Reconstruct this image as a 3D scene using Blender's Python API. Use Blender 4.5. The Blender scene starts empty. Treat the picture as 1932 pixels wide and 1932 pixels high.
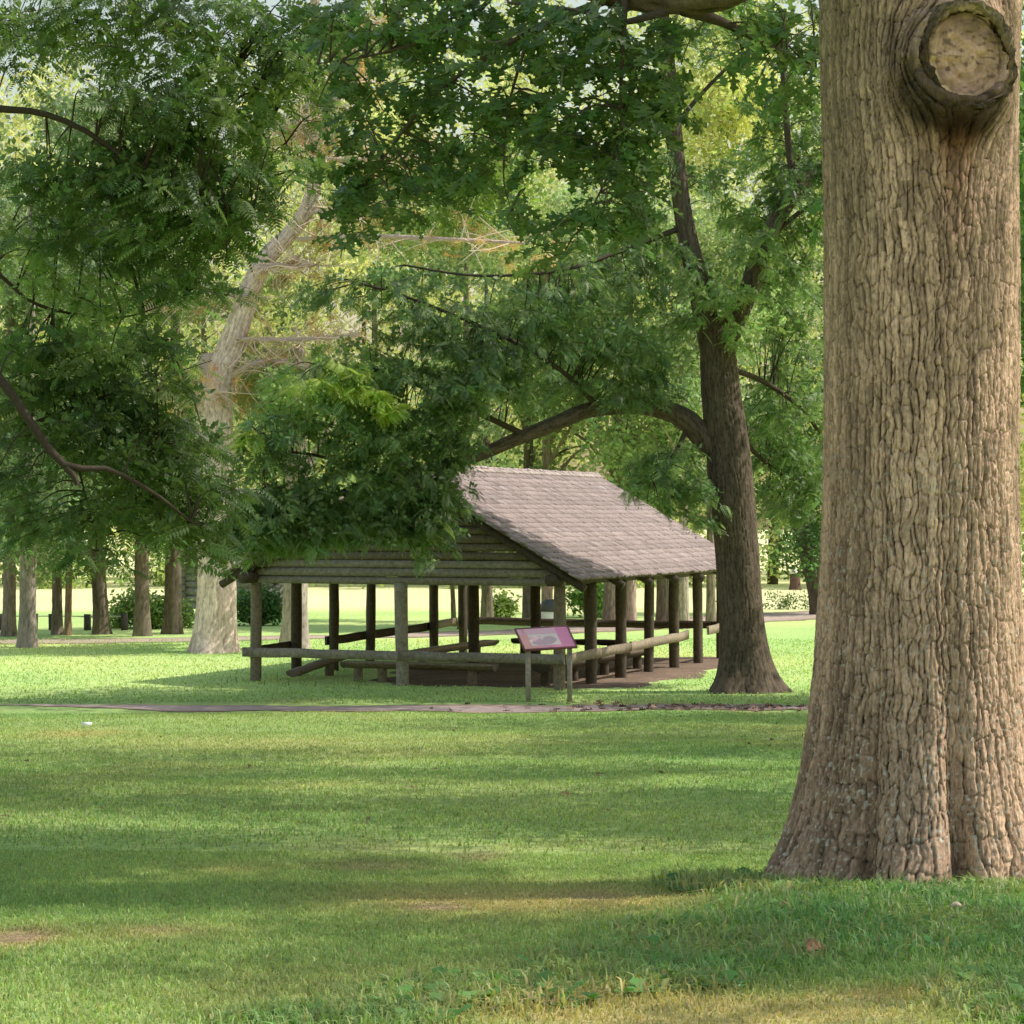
import bpy, math
import numpy as np
from mathutils import Vector

rng = np.random.default_rng(11)
sc = bpy.context.scene
COL = sc.collection
F = 4500.0            # focal length in 1/1932ths of the picture width
CAMZ = 3.35
PITCH = 12.0 / F

# ------------------------------------------------------------------ helpers
def tag(o, label=None, cat=None, group=None, kind=None):
    if label: o['label'] = label
    if cat: o['category'] = cat
    if group: o['group'] = group
    if kind: o['kind'] = kind
    return o

def empty(name, loc, label=None, cat=None, group=None):
    o = bpy.data.objects.new(name, None)
    COL.objects.link(o)
    o.location = tuple(float(c) for c in loc)
    return tag(o, label, cat, group)

class MB:
    """collects vertices, faces and a colour per vertex"""
    def __init__(s):
        s.v = []; s.f = []; s.c = []; s.n = 0
    def add(s, V, faces, col=None):
        V = np.asarray(V, dtype=np.float64).reshape(-1, 3)
        if col is None: col = (1, 1, 1)
        col = np.asarray(col, dtype=np.float64)
        if col.ndim == 1: col = np.tile(col, (len(V), 1))
        s.v.append(V); s.c.append(col)
        for fa in (faces if isinstance(faces, list) else [faces]):
            fa = np.asarray(fa, dtype=np.int64)
            if len(fa): s.f.append(fa + s.n)
        s.n += len(V)
    def build(s, name, mat, parent=None, smooth=False):
        me = bpy.data.meshes.new(name)
        V = np.concatenate(s.v); C = np.concatenate(s.c)
        o = bpy.data.objects.new(name, me)
        COL.objects.link(o)
        if parent is not None:
            o.parent = parent
            V = V - np.array(parent_world(parent))
        me.vertices.add(len(V)); me.vertices.foreach_set('co', V.astype(np.float32).ravel())
        nl = sum(f.size for f in s.f); nf = sum(len(f) for f in s.f)
        me.loops.add(nl); me.polygons.add(nf)
        me.loops.foreach_set('vertex_index', np.concatenate([f.ravel() for f in s.f]).astype(np.int32))
        st = []; p = 0
        for f in s.f:
            k = f.shape[1]
            st.append(p + np.arange(len(f)) * k); p += len(f) * k
        me.polygons.foreach_set('loop_start', np.concatenate(st).astype(np.int32))
        if smooth: me.polygons.foreach_set('use_smooth', np.ones(nf, dtype=bool))
        me.update(calc_edges=True); me.validate()
        if not isinstance(mat, (list, tuple)): mat = [mat]
        for m_ in mat: me.materials.append(m_)
        at = me.color_attributes.new('Col', 'FLOAT_COLOR', 'POINT')
        at.data.foreach_set('color', np.concatenate([C, np.ones((len(C), 1))], 1).astype(np.float32).ravel())
        return o

def parent_world(p):
    l = np.array(p.location)
    while p.parent is not None:
        p = p.parent; l = l + np.array(p.location)
    return l

def hash3(ix, iy, iz, k=0):
    h = (ix.astype(np.int64) * 374761393 + iy.astype(np.int64) * 668265263 + iz.astype(np.int64) * 2147483647 + k * 1274126177) & 0xFFFFFFFF
    h = ((h ^ (h >> 13)) * 1274126177) & 0xFFFFFFFF
    h = ((h ^ (h >> 16)) * 2246822519) & 0xFFFFFFFF
    return ((h ^ (h >> 15)) & 0xFFFFFF) / float(0x1000000)

def vnoise(x, y, z=None, k=0):
    x = np.asarray(x, float); y = np.asarray(y, float)
    z = np.zeros_like(x) if z is None else np.asarray(z, float) + np.zeros_like(x)
    ix, iy, iz = np.floor(x), np.floor(y), np.floor(z)
    fx, fy, fz = x - ix, y - iy, z - iz
    fx = fx * fx * (3 - 2 * fx); fy = fy * fy * (3 - 2 * fy); fz = fz * fz * (3 - 2 * fz)
    r = 0
    for a in (0, 1):
        for b in (0, 1):
            for c in (0, 1):
                w = (fx if a else 1 - fx) * (fy if b else 1 - fy) * (fz if c else 1 - fz)
                r = r + w * hash3(ix + a, iy + b, iz + c, k)
    return r

def fbm(x, y, z=None, o=4, k=0):
    r = 0; a = .5; t = 0; x = np.asarray(x, float); y = np.asarray(y, float)
    for i in range(o):
        r = r + a * vnoise(x, y, z, k + i); t += a; a *= .5; x = x * 2.03; y = y * 2.03
        if z is not None: z = np.asarray(z) * 2.03
    return r / t

def pchip(xp, yp):
    xp = np.array(xp, float); yp = np.array(yp, float)
    h = np.diff(xp); d = np.diff(yp) / h; m = np.zeros_like(xp)
    for i in range(1, len(xp) - 1):
        if d[i - 1] * d[i] > 0:
            w1 = 2 * h[i] + h[i - 1]; w2 = h[i] + 2 * h[i - 1]
            m[i] = (w1 + w2) / (w1 / d[i - 1] + w2 / d[i])
    m[0] = d[0]; m[-1] = d[-1]
    def ev(x):
        x = np.clip(np.asarray(x, float), xp[0], xp[-1])
        i = np.clip(np.searchsorted(xp, x) - 1, 0, len(xp) - 2)
        t = (x - xp[i]) / h[i]
        return ((1 + 2 * t) * (1 - t) ** 2 * yp[i] + t * (1 - t) ** 2 * h[i] * m[i]
                + t * t * (3 - 2 * t) * yp[i + 1] + t * t * (t - 1) * h[i] * m[i + 1])
    return ev

_prof = pchip([-80, 0, 7.8, 12.8, 22, 32, 41, 46, 60, 700], [3.0, 2.2, 1.72, 1.38, .85, .40, .08, 0, 0, 0])
def gz(x, y):
    x = np.asarray(x, float); y = np.asarray(y, float)
    b = (fbm(x * .35, y * .35, o=3, k=5) - .5) * .10
    return _prof(y) + b * np.clip((y + 5) / 20, .3, 1) * np.where(y > 43, .35, 1.0)

def P(u, v, Y):
    """world point seen at picture position u, v (0..1932) at depth Y"""
    x = (u - 966) / F; z = (966 - v) / F
    c, s_ = math.cos(PITCH), math.sin(PITCH)
    dy = c - z * s_; dz = s_ + z * c
    k = Y / dy
    return np.array([x * k, Y, CAMZ + dz * k])

def G(u, Y, dz=0.0):
    X = (u - 966) / F * Y
    return np.array([X, Y, float(gz(X, Y)) + dz])

def depth_of(v):
    Ys = np.linspace(5, 160, 6000)
    vv = 978 + F * (CAMZ - _prof(Ys)) / Ys
    return float(np.interp(-v, -vv, Ys))

# ------------------------------------------------------------------ materials
def new_mat(name):
    m = bpy.data.materials.new(name); m.use_nodes = True
    nt = m.node_tree; nt.nodes.clear()
    return m, nt

def N(nt, t, **kw):
    n = nt.nodes.new(t)
    for k, v in kw.items():
        if k.startswith('_'): setattr(n, k[1:], v)
        else: n.inputs[k.replace('__', ' ')].default_value = v
    return n

def leaf_mat(name, tint=(1, 1, 1), trans=.42, rough=.45, tr_tint=(1.5, 1.9, .6)):
    m, nt = new_mat(name); L = nt.links.new
    out = N(nt, 'ShaderNodeOutputMaterial')
    at = N(nt, 'ShaderNodeAttribute', _attribute_name='Col')
    mul = N(nt, 'ShaderNodeMix', _data_type='RGBA', _blend_type='MULTIPLY'); mul.inputs[0].default_value = 1
    L(at.outputs['Color'], mul.inputs[6]); mul.inputs[7].default_value = (*tint, 1)
    pb = N(nt, 'ShaderNodeBsdfPrincipled', Roughness=rough)
    pb.inputs['Specular IOR Level'].default_value = .35
    L(mul.outputs[2], pb.inputs['Base Color'])
    m2 = N(nt, 'ShaderNodeMix', _data_type='RGBA', _blend_type='MULTIPLY'); m2.inputs[0].default_value = 1
    L(mul.outputs[2], m2.inputs[6]); m2.inputs[7].default_value = (*tr_tint, 1)
    tr = N(nt, 'ShaderNodeBsdfTranslucent'); L(m2.outputs[2], tr.inputs['Color'])
    mx = N(nt, 'ShaderNodeMixShader'); mx.inputs[0].default_value = trans
    L(pb.outputs[0], mx.inputs[1]); L(tr.outputs[0], mx.inputs[2]); L(mx.outputs[0], out.inputs[0])
    return m

def attr_mat(name, noise_scale=(8, 8, 8), amount=.5, rough=.85, bump=.0, bump_scale=(30, 30, 6), bdist=.01, tint=(1, 1, 1), spec=.2, coord='Object'):
    """vertex colour times a noise, with an optional bump"""
    m, nt = new_mat(name); L = nt.links.new
    out = N(nt, 'ShaderNodeOutputMaterial')
    at = N(nt, 'ShaderNodeAttribute', _attribute_name='Col')
    if coord == 'Object':
        tc = N(nt, 'ShaderNodeTexCoord'); src = tc.outputs['Object']
    else:
        tc = N(nt, 'ShaderNodeNewGeometry'); src = tc.outputs['Position']
    mp = N(nt, 'ShaderNodeMapping'); mp.inputs['Scale'].default_value = noise_scale
    L(src, mp.inputs[0])
    no = N(nt, 'ShaderNodeTexNoise', Scale=1.0, Detail=6.0, Roughness=.65); L(mp.outputs[0], no.inputs['Vector'])
    mr = N(nt, 'ShaderNodeMapRange'); L(no.outputs[0], mr.inputs[0])
    mr.inputs[1].default_value = .28; mr.inputs[2].default_value = .72
    mr.inputs[3].default_value = 1 - amount; mr.inputs[4].default_value = 1 + amount * .8
    vm = N(nt, 'ShaderNodeVectorMath', _operation='SCALE'); L(at.outputs['Color'], vm.inputs[0]); L(mr.outputs[0], vm.inputs['Scale'])
    v2 = N(nt, 'ShaderNodeVectorMath', _operation='MULTIPLY'); L(vm.outputs[0], v2.inputs[0]); v2.inputs[1].default_value = tint
    pb = N(nt, 'ShaderNodeBsdfPrincipled', Roughness=rough); pb.inputs['Specular IOR Level'].default_value = spec
    L(v2.outputs[0], pb.inputs['Base Color'])
    if bump:
        mp2 = N(nt, 'ShaderNodeMapping'); mp2.inputs['Scale'].default_value = bump_scale; L(src, mp2.inputs[0])
        n2 = N(nt, 'ShaderNodeTexNoise', Scale=1.0, Detail=5.0, Roughness=.7); L(mp2.outputs[0], n2.inputs['Vector'])
        bp = N(nt, 'ShaderNodeBump', Strength=bump, Distance=bdist); L(n2.outputs[0], bp.inputs['Height']); L(bp.outputs[0], pb.inputs['Normal'])
    L(pb.outputs[0], out.inputs[0])
    return m

M_BARK = attr_mat('bark', (25, 25, 7), .45, .9, .9, (70, 70, 16), .012)
M_OAKBARK = attr_mat('ridged_bark', (75, 75, 30), .55, .9, 1.0, (160, 160, 60), .012)
M_TWIG = attr_mat('twig_bark', (40, 40, 40), .4, .9)
M_LOG = attr_mat('weathered_wood', (14, 14, 14), .5, .85, .6, (45, 45, 45), .01)
M_SHAKE = attr_mat('wood_shakes', (3, 3, 3), .25, .85, .5, (30, 30, 30), .008)
M_GROUND = attr_mat('lawn_soil', (9, 9, 9), .45, .95, .8, (22, 22, 22), .05, coord='W')
M_PATH = attr_mat('gravel_path', (7, 7, 7), .35, .95, .6, (40, 40, 40), .01, coord='W')
M_DIRT = attr_mat('mulch', (12, 12, 12), .55, .95, .8, (25, 25, 25), .03, coord='W')
M_BLADE = leaf_mat('grass_blade', trans=.35, rough=.6, tr_tint=(1.3, 1.5, .7))
M_WALNUT = leaf_mat('walnut_leaf', trans=.42, tr_tint=(1.45, 1.6, .8))
M_OAK = leaf_mat('oak_leaf', trans=.46, rough=.42, tr_tint=(1.45, 1.6, .8))
M_FAR = leaf_mat('far_leaf', trans=.45, rough=.6, tr_tint=(1.35, 1.5, .85))
M_WOODS = leaf_mat('woods_leaf', trans=.45, rough=.6, tr_tint=(1.3, 1.35, .9))
M_PAINT = attr_mat('painted_metal', (20, 20, 20), .15, .45, spec=.4)
M_PANEL = attr_mat('sign_print', (30, 30, 30), .10, .4, spec=.45)
M_CUT = attr_mat('cut_wood', (16, 16, 16), .35, .85, .6, (60, 60, 60), .006)

# ------------------------------------------------------------------ basic shapes
def catmull(pts, n):
    pts = np.asarray(pts, float)
    if len(pts) < 3:
        t = np.linspace(0, 1, n)[:, None]; return pts[0] * (1 - t) + pts[-1] * t
    Q = np.vstack([2 * pts[0] - pts[1], pts, 2 * pts[-1] - pts[-2]])
    d = np.r_[0, np.cumsum(np.linalg.norm(np.diff(pts[:, :3], axis=0), axis=1))]
    s = np.linspace(0, d[-1], n)
    i = np.clip(np.searchsorted(d, s, side='right') - 1, 0, len(pts) - 2)
    t = ((s - d[i]) / np.maximum(d[i + 1] - d[i], 1e-9))[:, None]
    p0, p1, p2, p3 = Q[i], Q[i + 1], Q[i + 2], Q[i + 3]
    return .5 * ((2 * p1) + (-p0 + p2) * t + (2 * p0 - 5 * p1 + 4 * p2 - p3) * t ** 2 + (-p0 + 3 * p1 - 3 * p2 + p3) * t ** 3)

def frames(C):
    T = np.gradient(C, axis=0); T /= np.linalg.norm(T, axis=1)[:, None] + 1e-12
    ref = np.array([0, -1.0, 0]) if abs(T[0, 1]) < .85 else np.array([1.0, 0, 0])
    A = ref - T * (T @ ref)[:, None]; A /= np.linalg.norm(A, axis=1)[:, None]
    B = np.cross(T, A)
    return T, A, B       # A toward the camera, -B toward +x for an upright tube

def grid_faces(nl, ns, wrap=True):
    i = np.arange(nl - 1)[:, None]; j = np.arange(ns if wrap else ns - 1)[None, :]
    a = i * ns + j; b = i * ns + (j + 1) % ns
    return np.stack([a, b, b + ns, a + ns], -1).reshape(-1, 4)

def tube(mb, pts4, n_len, n_seg, col, wob=0.0, caps=True, seed=0):
    """swept tube: pts4 rows are x, y, z, radius"""
    C4 = catmull(pts4, n_len); C, R = C4[:, :3], np.maximum(C4[:, 3], .0012)
    T, A, B = frames(C)
    an = np.linspace(0, 2 * math.pi, n_seg, endpoint=False)
    r = np.repeat(R[:, None], n_seg, 1)
    if wob:
        s = np.arange(n_len)[:, None] * .35 + seed * 7.3
        r = r * (1 + wob * (vnoise(s + 0 * an, np.cos(an) * 1.4 + 9 + 0 * s, np.sin(an) * 1.4 + 0 * s, seed) - .5) * 2)
    V = C[:, None] + A[:, None] * (np.cos(an)[None, :, None] * r[..., None]) + B[:, None] * (np.sin(an)[None, :, None] * r[..., None])
    V = V.reshape(-1, 3); fs = [grid_faces(n_len, n_seg)]
    cc = np.tile(np.asarray(col, float), (len(V), 1)) if np.ndim(col) == 1 else col
    if caps:
        k = len(V); V = np.vstack([V, C[:1], C[-1:]]); cc = np.vstack([cc, cc[:1], cc[-1:]])
        j = np.arange(n_seg); jn = (j + 1) % n_seg; b = (n_len - 1) * n_seg
        fs.append(np.stack([jn, j, 0 * j + k], 1)); fs.append(np.stack([b + j, b + jn, 0 * j + k + 1], 1))
    mb.add(V, fs, cc)

BOXF = np.array([[0, 3, 2, 1], [4, 5, 6, 7], [0, 1, 5, 4], [1, 2, 6, 5], [2, 3, 7, 6], [3, 0, 4, 7]])
def obox(mb, c, ax, ay, az, hx, hy, hz, col=(1, 1, 1), jit=0.0):
    c, ax, ay, az = map(lambda q: np.asarray(q, float), (c, ax, ay, az))
    V = [c + ax * (sx * hx) + ay * (sy * hy) + az * (sz * hz) for sz in (-1, 1) for sx, sy in ((-1, -1), (1, -1), (1, 1), (-1, 1))]
    V = np.array(V)
    if jit: V = V + rng.normal(0, jit, V.shape)
    mb.add(V, BOXF, col)

# ------------------------------------------------------------------ bark
def worley(u, v, nu, k):
    """F1, F2-F1 of a jittered grid, periodic in u with period nu, plus the id of the cell"""
    iu, iv = np.floor(u), np.floor(v)
    f1 = np.full(u.shape, 9.); f2 = np.full(u.shape, 9.); cid = np.zeros(u.shape)
    z0 = np.zeros_like(u)
    for du in (-1, 0, 1):
        for dv in (-1, 0, 1):
            cu = iu + du; cv = iv + dv; w = np.mod(cu, nu)
            px = cu + .1 + .8 * hash3(w, cv, z0, k); py = cv + .05 + .9 * hash3(w, cv, z0, k + 1)
            d = np.sqrt((px - u) ** 2 + (py - v) ** 2); hid = hash3(w, cv, z0, k + 2)
            m = d < f1
            f2 = np.where(m, f1, np.minimum(f2, d)); cid = np.where(m, hid, cid); f1 = np.where(m, d, f1)
    return f1, f2 - f1, cid

def bark_field(an, s, R, cw, ch, k):
    """height 0..1 of ridged bark at angle an, length s along a trunk of radius R"""
    nu = max(6, int(round(2 * math.pi * R / cw)))
    ca, sa = np.cos(an) * R, np.sin(an) * R
    q = .05 / cw
    def furrows(m, amp, vs, kk):
        """distance to the nearest of m wandering vertical furrows"""
        u = an / (2 * math.pi) * m
        u = u + amp * 2 * (fbm(ca * 7 * q + 11, sa * 7 * q, s / vs, o=3, k=kk) - .5)
        iu = np.floor(u); d1 = np.full(u.shape, 9.); z0 = np.zeros_like(u); best = np.zeros_like(u)
        for du in (-1, 0, 1):
            w = np.mod(iu + du, m); c = iu + du + .5 + .62 * (hash3(w, z0, z0, kk + 1) - .5) + .5 * (vnoise(w * 3.7 + 5, s / vs * .8, k=kk + 2) - .5)
            d = np.abs(u - c); sid = u > c; m_ = d < d1
            best = np.where(m_, hash3(w + sid, np.floor(s / (vs * 1.3) + 3 * hash3(w, z0, z0, kk + 5)), z0, kk + 4), best); d1 = np.where(m_, d, d1)
        return d1, best
    d1, cid = furrows(nu, .9, ch, k)
    d2, cid2 = furrows(nu * 2, 1.1, ch * .6, k + 30)
    f1, e, cidb = worley(an / (2 * math.pi) * nu + .8 * vnoise(ca * 9 * q, sa * 9 * q, s / ch, k + 9), s / (ch * .75) + .8 * vnoise(ca * 6 * q, sa * 6 * q, s / ch * .5, k + 8), nu, k + 50)
    gap = .06 + .20 * vnoise(ca * 5, sa * 5, s * 3, k + 17)
    fib = fbm(ca * 26 * q + 3, sa * 26 * q, s / ch * 3.0, o=3, k=k + 13)
    grit = vnoise(ca * 90 * q, sa * 90 * q, s / ch * 9, k + 71)
    h = np.clip(d1 / gap, 0, 1) ** .8 * .46 + np.clip(d2 / .26, 0, 1) * .20 + np.clip(e / .12, 0, 1) * .30 + .36 * (fib - .32) + .16 * (grit - .5)
    return np.clip(h, 0, 1.1), cid, .5 * cidb + .5 * fib

def trunk(mb, pts4, n_len, n_seg, dark, light, cw=.06, ch=.25, amp=.02, seed=1, flare=0.0, flare_len=.6, lobes=None, tintf=None, warp=None, bulge=None, caps=True):
    C4 = catmull(pts4, n_len); C, R = C4[:, :3], np.maximum(C4[:, 3], .002)
    T, A, B = frames(C)
    an = np.linspace(0, 2 * math.pi, n_seg, endpoint=False)
    s = np.r_[0, np.cumsum(np.linalg.norm(np.diff(C, axis=0), axis=1))]
    AN, S = np.meshgrid(an, s)
    Rm = float(np.median(R))
    h, cid, cidb = bark_field(AN if warp is None else warp(AN, S), S, Rm, cw, ch, seed)
    r = R[:, None] * np.ones_like(AN)
    r = r * (1 + .10 * (fbm(np.cos(AN) * 1.2 + 5, np.sin(AN) * 1.2, S * .6, o=2, k=seed) - .5))
    if flare:
        fl = flare * np.exp(-S / flare_len)
        lb = 1 + .35 * np.cos(3 * AN + seed) + .25 * np.cos(5 * AN + 2 * seed) if lobes is None else lobes(AN, S)
        r = r + fl * lb
    if bulge is not None: r = r + bulge(AN, S)
    r = r + amp * (h - .6)
    V = C[:, None] + A[:, None] * (np.cos(AN) * r)[..., None] + B[:, None] * (np.sin(AN) * r)[..., None]
    dark = np.array(dark); light = np.array(light)
    t = np.clip(h * 1.75 - .62, 0, 1) * (.50 + .56 * cid) + .42 * (cidb - .5)
    t = np.clip(t, 0, 1)[..., None]
    col = dark * (1 - t) + light * t
    col = col * (.8 + .4 * fbm(np.cos(AN) * 2 + 3, np.sin(AN) * 2, S * 1.3, o=3, k=seed + 3))[..., None]
    if tintf is not None: col = tintf(AN, S, col, V)
    V = V.reshape(-1, 3); col = np.clip(col.reshape(-1, 3), 0, 1)
    fs = [grid_faces(n_len, n_seg)]
    if caps:
        k = len(V); V = np.vstack([V, C[-1:]]); col = np.vstack([col, col[-1:]])
        j = np.arange(n_seg); b = (n_len - 1) * n_seg
        fs.append(np.stack([b + j, b + (j + 1) % n_seg, 0 * j + k], 1))
    mb.add(V, fs, col)

# ------------------------------------------------------------------ leaves
def tpl_pinnate(n, L, ll, lw, droop=.25, bend=.12):
    """compound leaf along +x: leaflets in pairs on a drooping midrib"""
    V = []; Fc = []
    def leaflet(o, d, ln, w, tw):
        d = d / np.linalg.norm(d); s = np.cross(d, [0, 0, 1]); s /= np.linalg.norm(s) + 1e-9
        up = np.cross(s, d); k = len(V)
        V.extend([o, o + d * ln * .42 + s * w * .5 + up * w * .18, o + d * ln + np.array([0, 0, -ln * bend]), o + d * ln * .42 - s * w * .5 + up * w * .18, o + d * ln * .45])
        Fc.extend([[k, k + 4, k + 1], [k + 1, k + 4, k + 2], [k, k + 3, k + 4], [k + 3, k + 2, k + 4]])
    pos = lambda t: np.array([L * t, 0, -droop * L * t * t])
    for i in range(n):
        t = .22 + .78 * i / n
        sz = (.75 + .5 * math.sin(math.pi * min(1, .25 + .8 * i / n)))* .85
        for sg in (-1, 1):
            leaflet(pos(t + .02 * sg), np.array([.42, sg * .9, -.22]), ll * sz, lw * sz, sg)
    leaflet(pos(1.0), np.array([1, 0, -.5]), ll * .8, lw * .8, 1)
    k = len(V); w = .0025
    for t in (0, .5, 1.0):
        p = pos(t); V.extend([p + [0, w, 0], p - [0, w, 0]])
    Fc.extend([[k, k + 1, k + 3], [k, k + 3, k + 2], [k + 2, k + 3, k + 5], [k + 2, k + 5, k + 4]])
    return np.array(V), np.array(Fc)

def tpl_oak(L):
    """lobed leaf along +x"""
    o = [(0, .02), (.12, .05), (.2, .2), (.3, .24), (.34, .1), (.45, .13), (.5, .34), (.62, .4), (.62, .16), (.72, .15), (.78, .3), (.88, .3), (.86, .12), (1.0, .0)]
    up = np.array([(x * L, y * L, abs(y) * L * .25 - .12 * L * x * x) for x, y in o])
    lo = up * [1, -1, 1]; mid = np.array([(x * L, 0, -.12 * L * x * x) for x, y in o])
    n = len(o); V = np.vstack([up, mid, lo]); Fc = []
    for i in range(n - 1):
        Fc += [[n + i, n + i + 1, i], [i, n + i + 1, i + 1], [n + i, 2 * n + i, n + i + 1], [2 * n + i, 2 * n + i + 1, n + i + 1]]
    return V, np.array(Fc)

def tpl_clump(n, size, leaf):
    """a loose clump of small pointed leaves, for crowns seen from afar"""
    V = []; Fc = []; g = np.random.default_rng(n + int(size * 100))
    for i in range(n):
        c = g.normal(0, size * .45, 3) * [1, 1, .7]
        d = g.normal(0, 1, 3); d[2] -= .3; d /= np.linalg.norm(d)
        s = np.cross(d, g.normal(0, 1, 3)); s /= np.linalg.norm(s)
        k = len(V); l = leaf * g.uniform(.7, 1.3)
        V += [c, c + d * l * .5 + s * l * .27, c + d * l, c + d * l * .5 - s * l * .27]
        Fc += [[k, k + 1, k + 2, k + 3]]
    return np.array(V), np.array(Fc)

def rot_from(dirs, roll):
    """rotation matrices with x along dirs and z up as far as possible, rolled"""
    d = dirs / (np.linalg.norm(dirs, axis=1)[:, None] + 1e-12)
    up = np.tile([0, 0, 1.0], (len(d), 1)); up[np.abs(d[:, 2]) > .98] = [1, 0, 0]
    y = np.cross(up, d); y /= np.linalg.norm(y, axis=1)[:, None]
    z = np.cross(d, y)
    c, s = np.cos(roll)[:, None], np.sin(roll)[:, None]
    y2 = y * c + z * s; z2 = -y * s + z * c
    return np.stack([d, y2, z2], -1)

def scatter(mb, tpl, pos, R, scale, col):
    V, Fc = tpl; n = len(pos)
    if n == 0: return
    W = np.einsum('nij,vj->nvi', R, V) * np.asarray(scale)[:, None, None] + np.asarray(pos)[:, None]
    nv = len(V)
    fa = (Fc[None] + (np.arange(n) * nv)[:, None, None]).reshape(-1, Fc.shape[1])
    mb.add(W.reshape(-1, 3), fa, np.repeat(col, nv, 0))

def leaf_cols(n, base, var=.25, yellow=.03, pos=None):
    base = np.array(base)
    b = np.exp(rng.normal(0, var, n))[:, None] * base
    w = rng.random(n)[:, None]
    b = b * (1 + (w - .5) * np.array([.5, .1, .2]))
    if pos is not None:
        nz = fbm(pos[:, 0] * .9, pos[:, 1] * .9, pos[:, 2] * .9, o=2, k=31)[:, None]
        b = b * (.55 + .9 * nz)
    m = rng.random(n) < yellow
    b[m] = np.array([.30, .30, .03]) * rng.uniform(.5, 1.0, (m.sum(), 1))
    return np.clip(b, .004, .8)

PIN_A = tpl_pinnate(7, .42, .11, .042, .22)
PIN_B = tpl_pinnate(7, .35, .098, .036, .28)
PIN_C = tpl_pinnate(7, .32, .105, .036, .35)
OAK_A = tpl_oak(.15)
SPR = tpl_clump(9, .16, .12)
OAK_B = (tpl_oak(.12)[0] * [1, .8, 1] + np.outer(tpl_oak(.12)[0][:, 0] ** 2, [0, 0, -3.0]), tpl_oak(.12)[1])
SPR4 = (SPR[0], np.concatenate([SPR[1][:, [0, 1, 2]], SPR[1][:, [0, 2, 3]]]))
CL_A = tpl_clump(14, .5, .17)
CL_B = tpl_clump(16, .9, .30)

def spray_blob(mb_leaf, mb_twig, c, rad, limb, n_twig, per, tpls, base, twig_col, tl=.7, sc_=1.0, down=.5, yellow=.02, twr=.006, var=.25, cut=.0):
    """twigs from the nearest limb point into an ellipsoid of foliage, each carrying leaves along its outer end"""
    c = np.asarray(c, float); rad = np.asarray(rad, float)
    P_, D_, S_, I_ = [], [], [], []
    for i in range(n_twig):
        q = rng.normal(0, 1, 3); q /= np.linalg.norm(q); q *= rng.random() ** .45
        e = c + q * rad
        if cut and vnoise(np.array([e[0] * 1.6]), np.array([e[1] * 1.6]), np.array([e[2] * 1.6]), 77)[0] < cut: continue
        if limb is not None and len(limb):
            dd = np.linalg.norm(limb[:, :3] - e, axis=1); j = dd.argmin()
            a = limb[j, :3]
        else:
            a = c + (e - c) * .1 + [0, 0, rad[2] * .5]
        o = e - a; ln = np.linalg.norm(o) + 1e-6
        hor = np.array([o[0], o[1], 0]); hor /= np.linalg.norm(hor) + 1e-6
        hor = hor + rng.normal(0, .45, 3) * [1, 1, .4]
        l = tl * rng.uniform(.6, 1.15)
        s0 = e - hor * l * .5 + [0, 0, .12 * l]
        e2 = e + hor * l * .45 + [0, 0, -.18 * l * (1 + down)]
        ts = np.array([0, .5, 1.0])
        tw = np.array([[*s0, twr], [*(.5 * (s0 + e2) + [0, 0, .06 * l]), twr * .7], [*e2, twr * .35]])
        if ln > l and rng.random() < .4:
            mid = a + (s0 - a) * .55 + [0, 0, .10 * ln]
            tube(mb_twig, np.array([[*a, twr * 2.4], [*mid, twr * 1.7], [*s0, twr * 1.1]]), 7, 5, twig_col, caps=False)
        tube(mb_twig, tw, 5, 4, twig_col, caps=False)
        cv = catmull(tw, 12)[:, :3]
        tdir = (e2 - s0) / np.linalg.norm(e2 - s0)
        side = np.cross(tdir, [0, 0, 1]); side /= np.linalg.norm(side) + 1e-6
        for k in range(per):
            t = .12 + .88 * (k + rng.random()) / per
            p = cv[min(11, int(t * 11.99))]
            sg = 1 if k % 2 else -1
            d = tdir * rng.uniform(.25, .9) + side * sg * rng.uniform(.4, 1.0) + np.array([0, 0, -down * rng.uniform(.2, 1.3) + .15]) + rng.normal(0, .15, 3)
            P_.append(p); D_.append(d); S_.append(sc_ * rng.uniform(.65, 1.15)); I_.append(rng.integers(len(tpls)))
    if not P_: return
    P_, D_, S_, I_ = np.array(P_), np.array(D_), np.array(S_), np.array(I_)
    R = rot_from(D_, rng.normal(0, .45, len(P_)))
    cl = leaf_cols(len(P_), base, var, yellow, P_)
    for i, tp in enumerate(tpls):
        m = I_ == i
        scatter(mb_leaf, tp, P_[m], R[m], S_[m], cl[m])

def crown_clumps(mb, blobs, n, tpl, base, var=.3, sc_=1.0, shell=.5, cut=0.0, freq=.5, k=0):
    """blobs: rows cx, cy, cz, rx, ry, rz; leaf clumps spread through the volume"""
    B = np.array(blobs, float); vol = (B[:, 3] * B[:, 4] * B[:, 5]) ** (2 / 3); pr = vol / vol.sum()
    i = rng.choice(len(B), n, p=pr)
    q = rng.normal(0, 1, (n, 3)); q /= np.linalg.norm(q, axis=1)[:, None]
    q *= (shell + (1 - shell) * rng.random(n) ** .6)[:, None]
    p = B[i, :3] + q * B[i, 3:]
    if cut:
        keep = fbm(p[:, 0] * freq, p[:, 1] * freq, p[:, 2] * freq, o=2, k=k + 40) > cut
        p = p[keep]; n = len(p)
    R = rot_from(rng.normal(0, 1, (n, 3)), rng.random(n) * 6.28)
    cl = leaf_cols(n, base, var, 0)
    nz = fbm(p[:, 0] * .6, p[:, 1] * .6, p[:, 2] * .6, o=2, k=k)[:, None]
    cl *= .5 + nz
    scatter(mb, tpl, p, R, sc_ * rng.uniform(.7, 1.3, n), cl)

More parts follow.
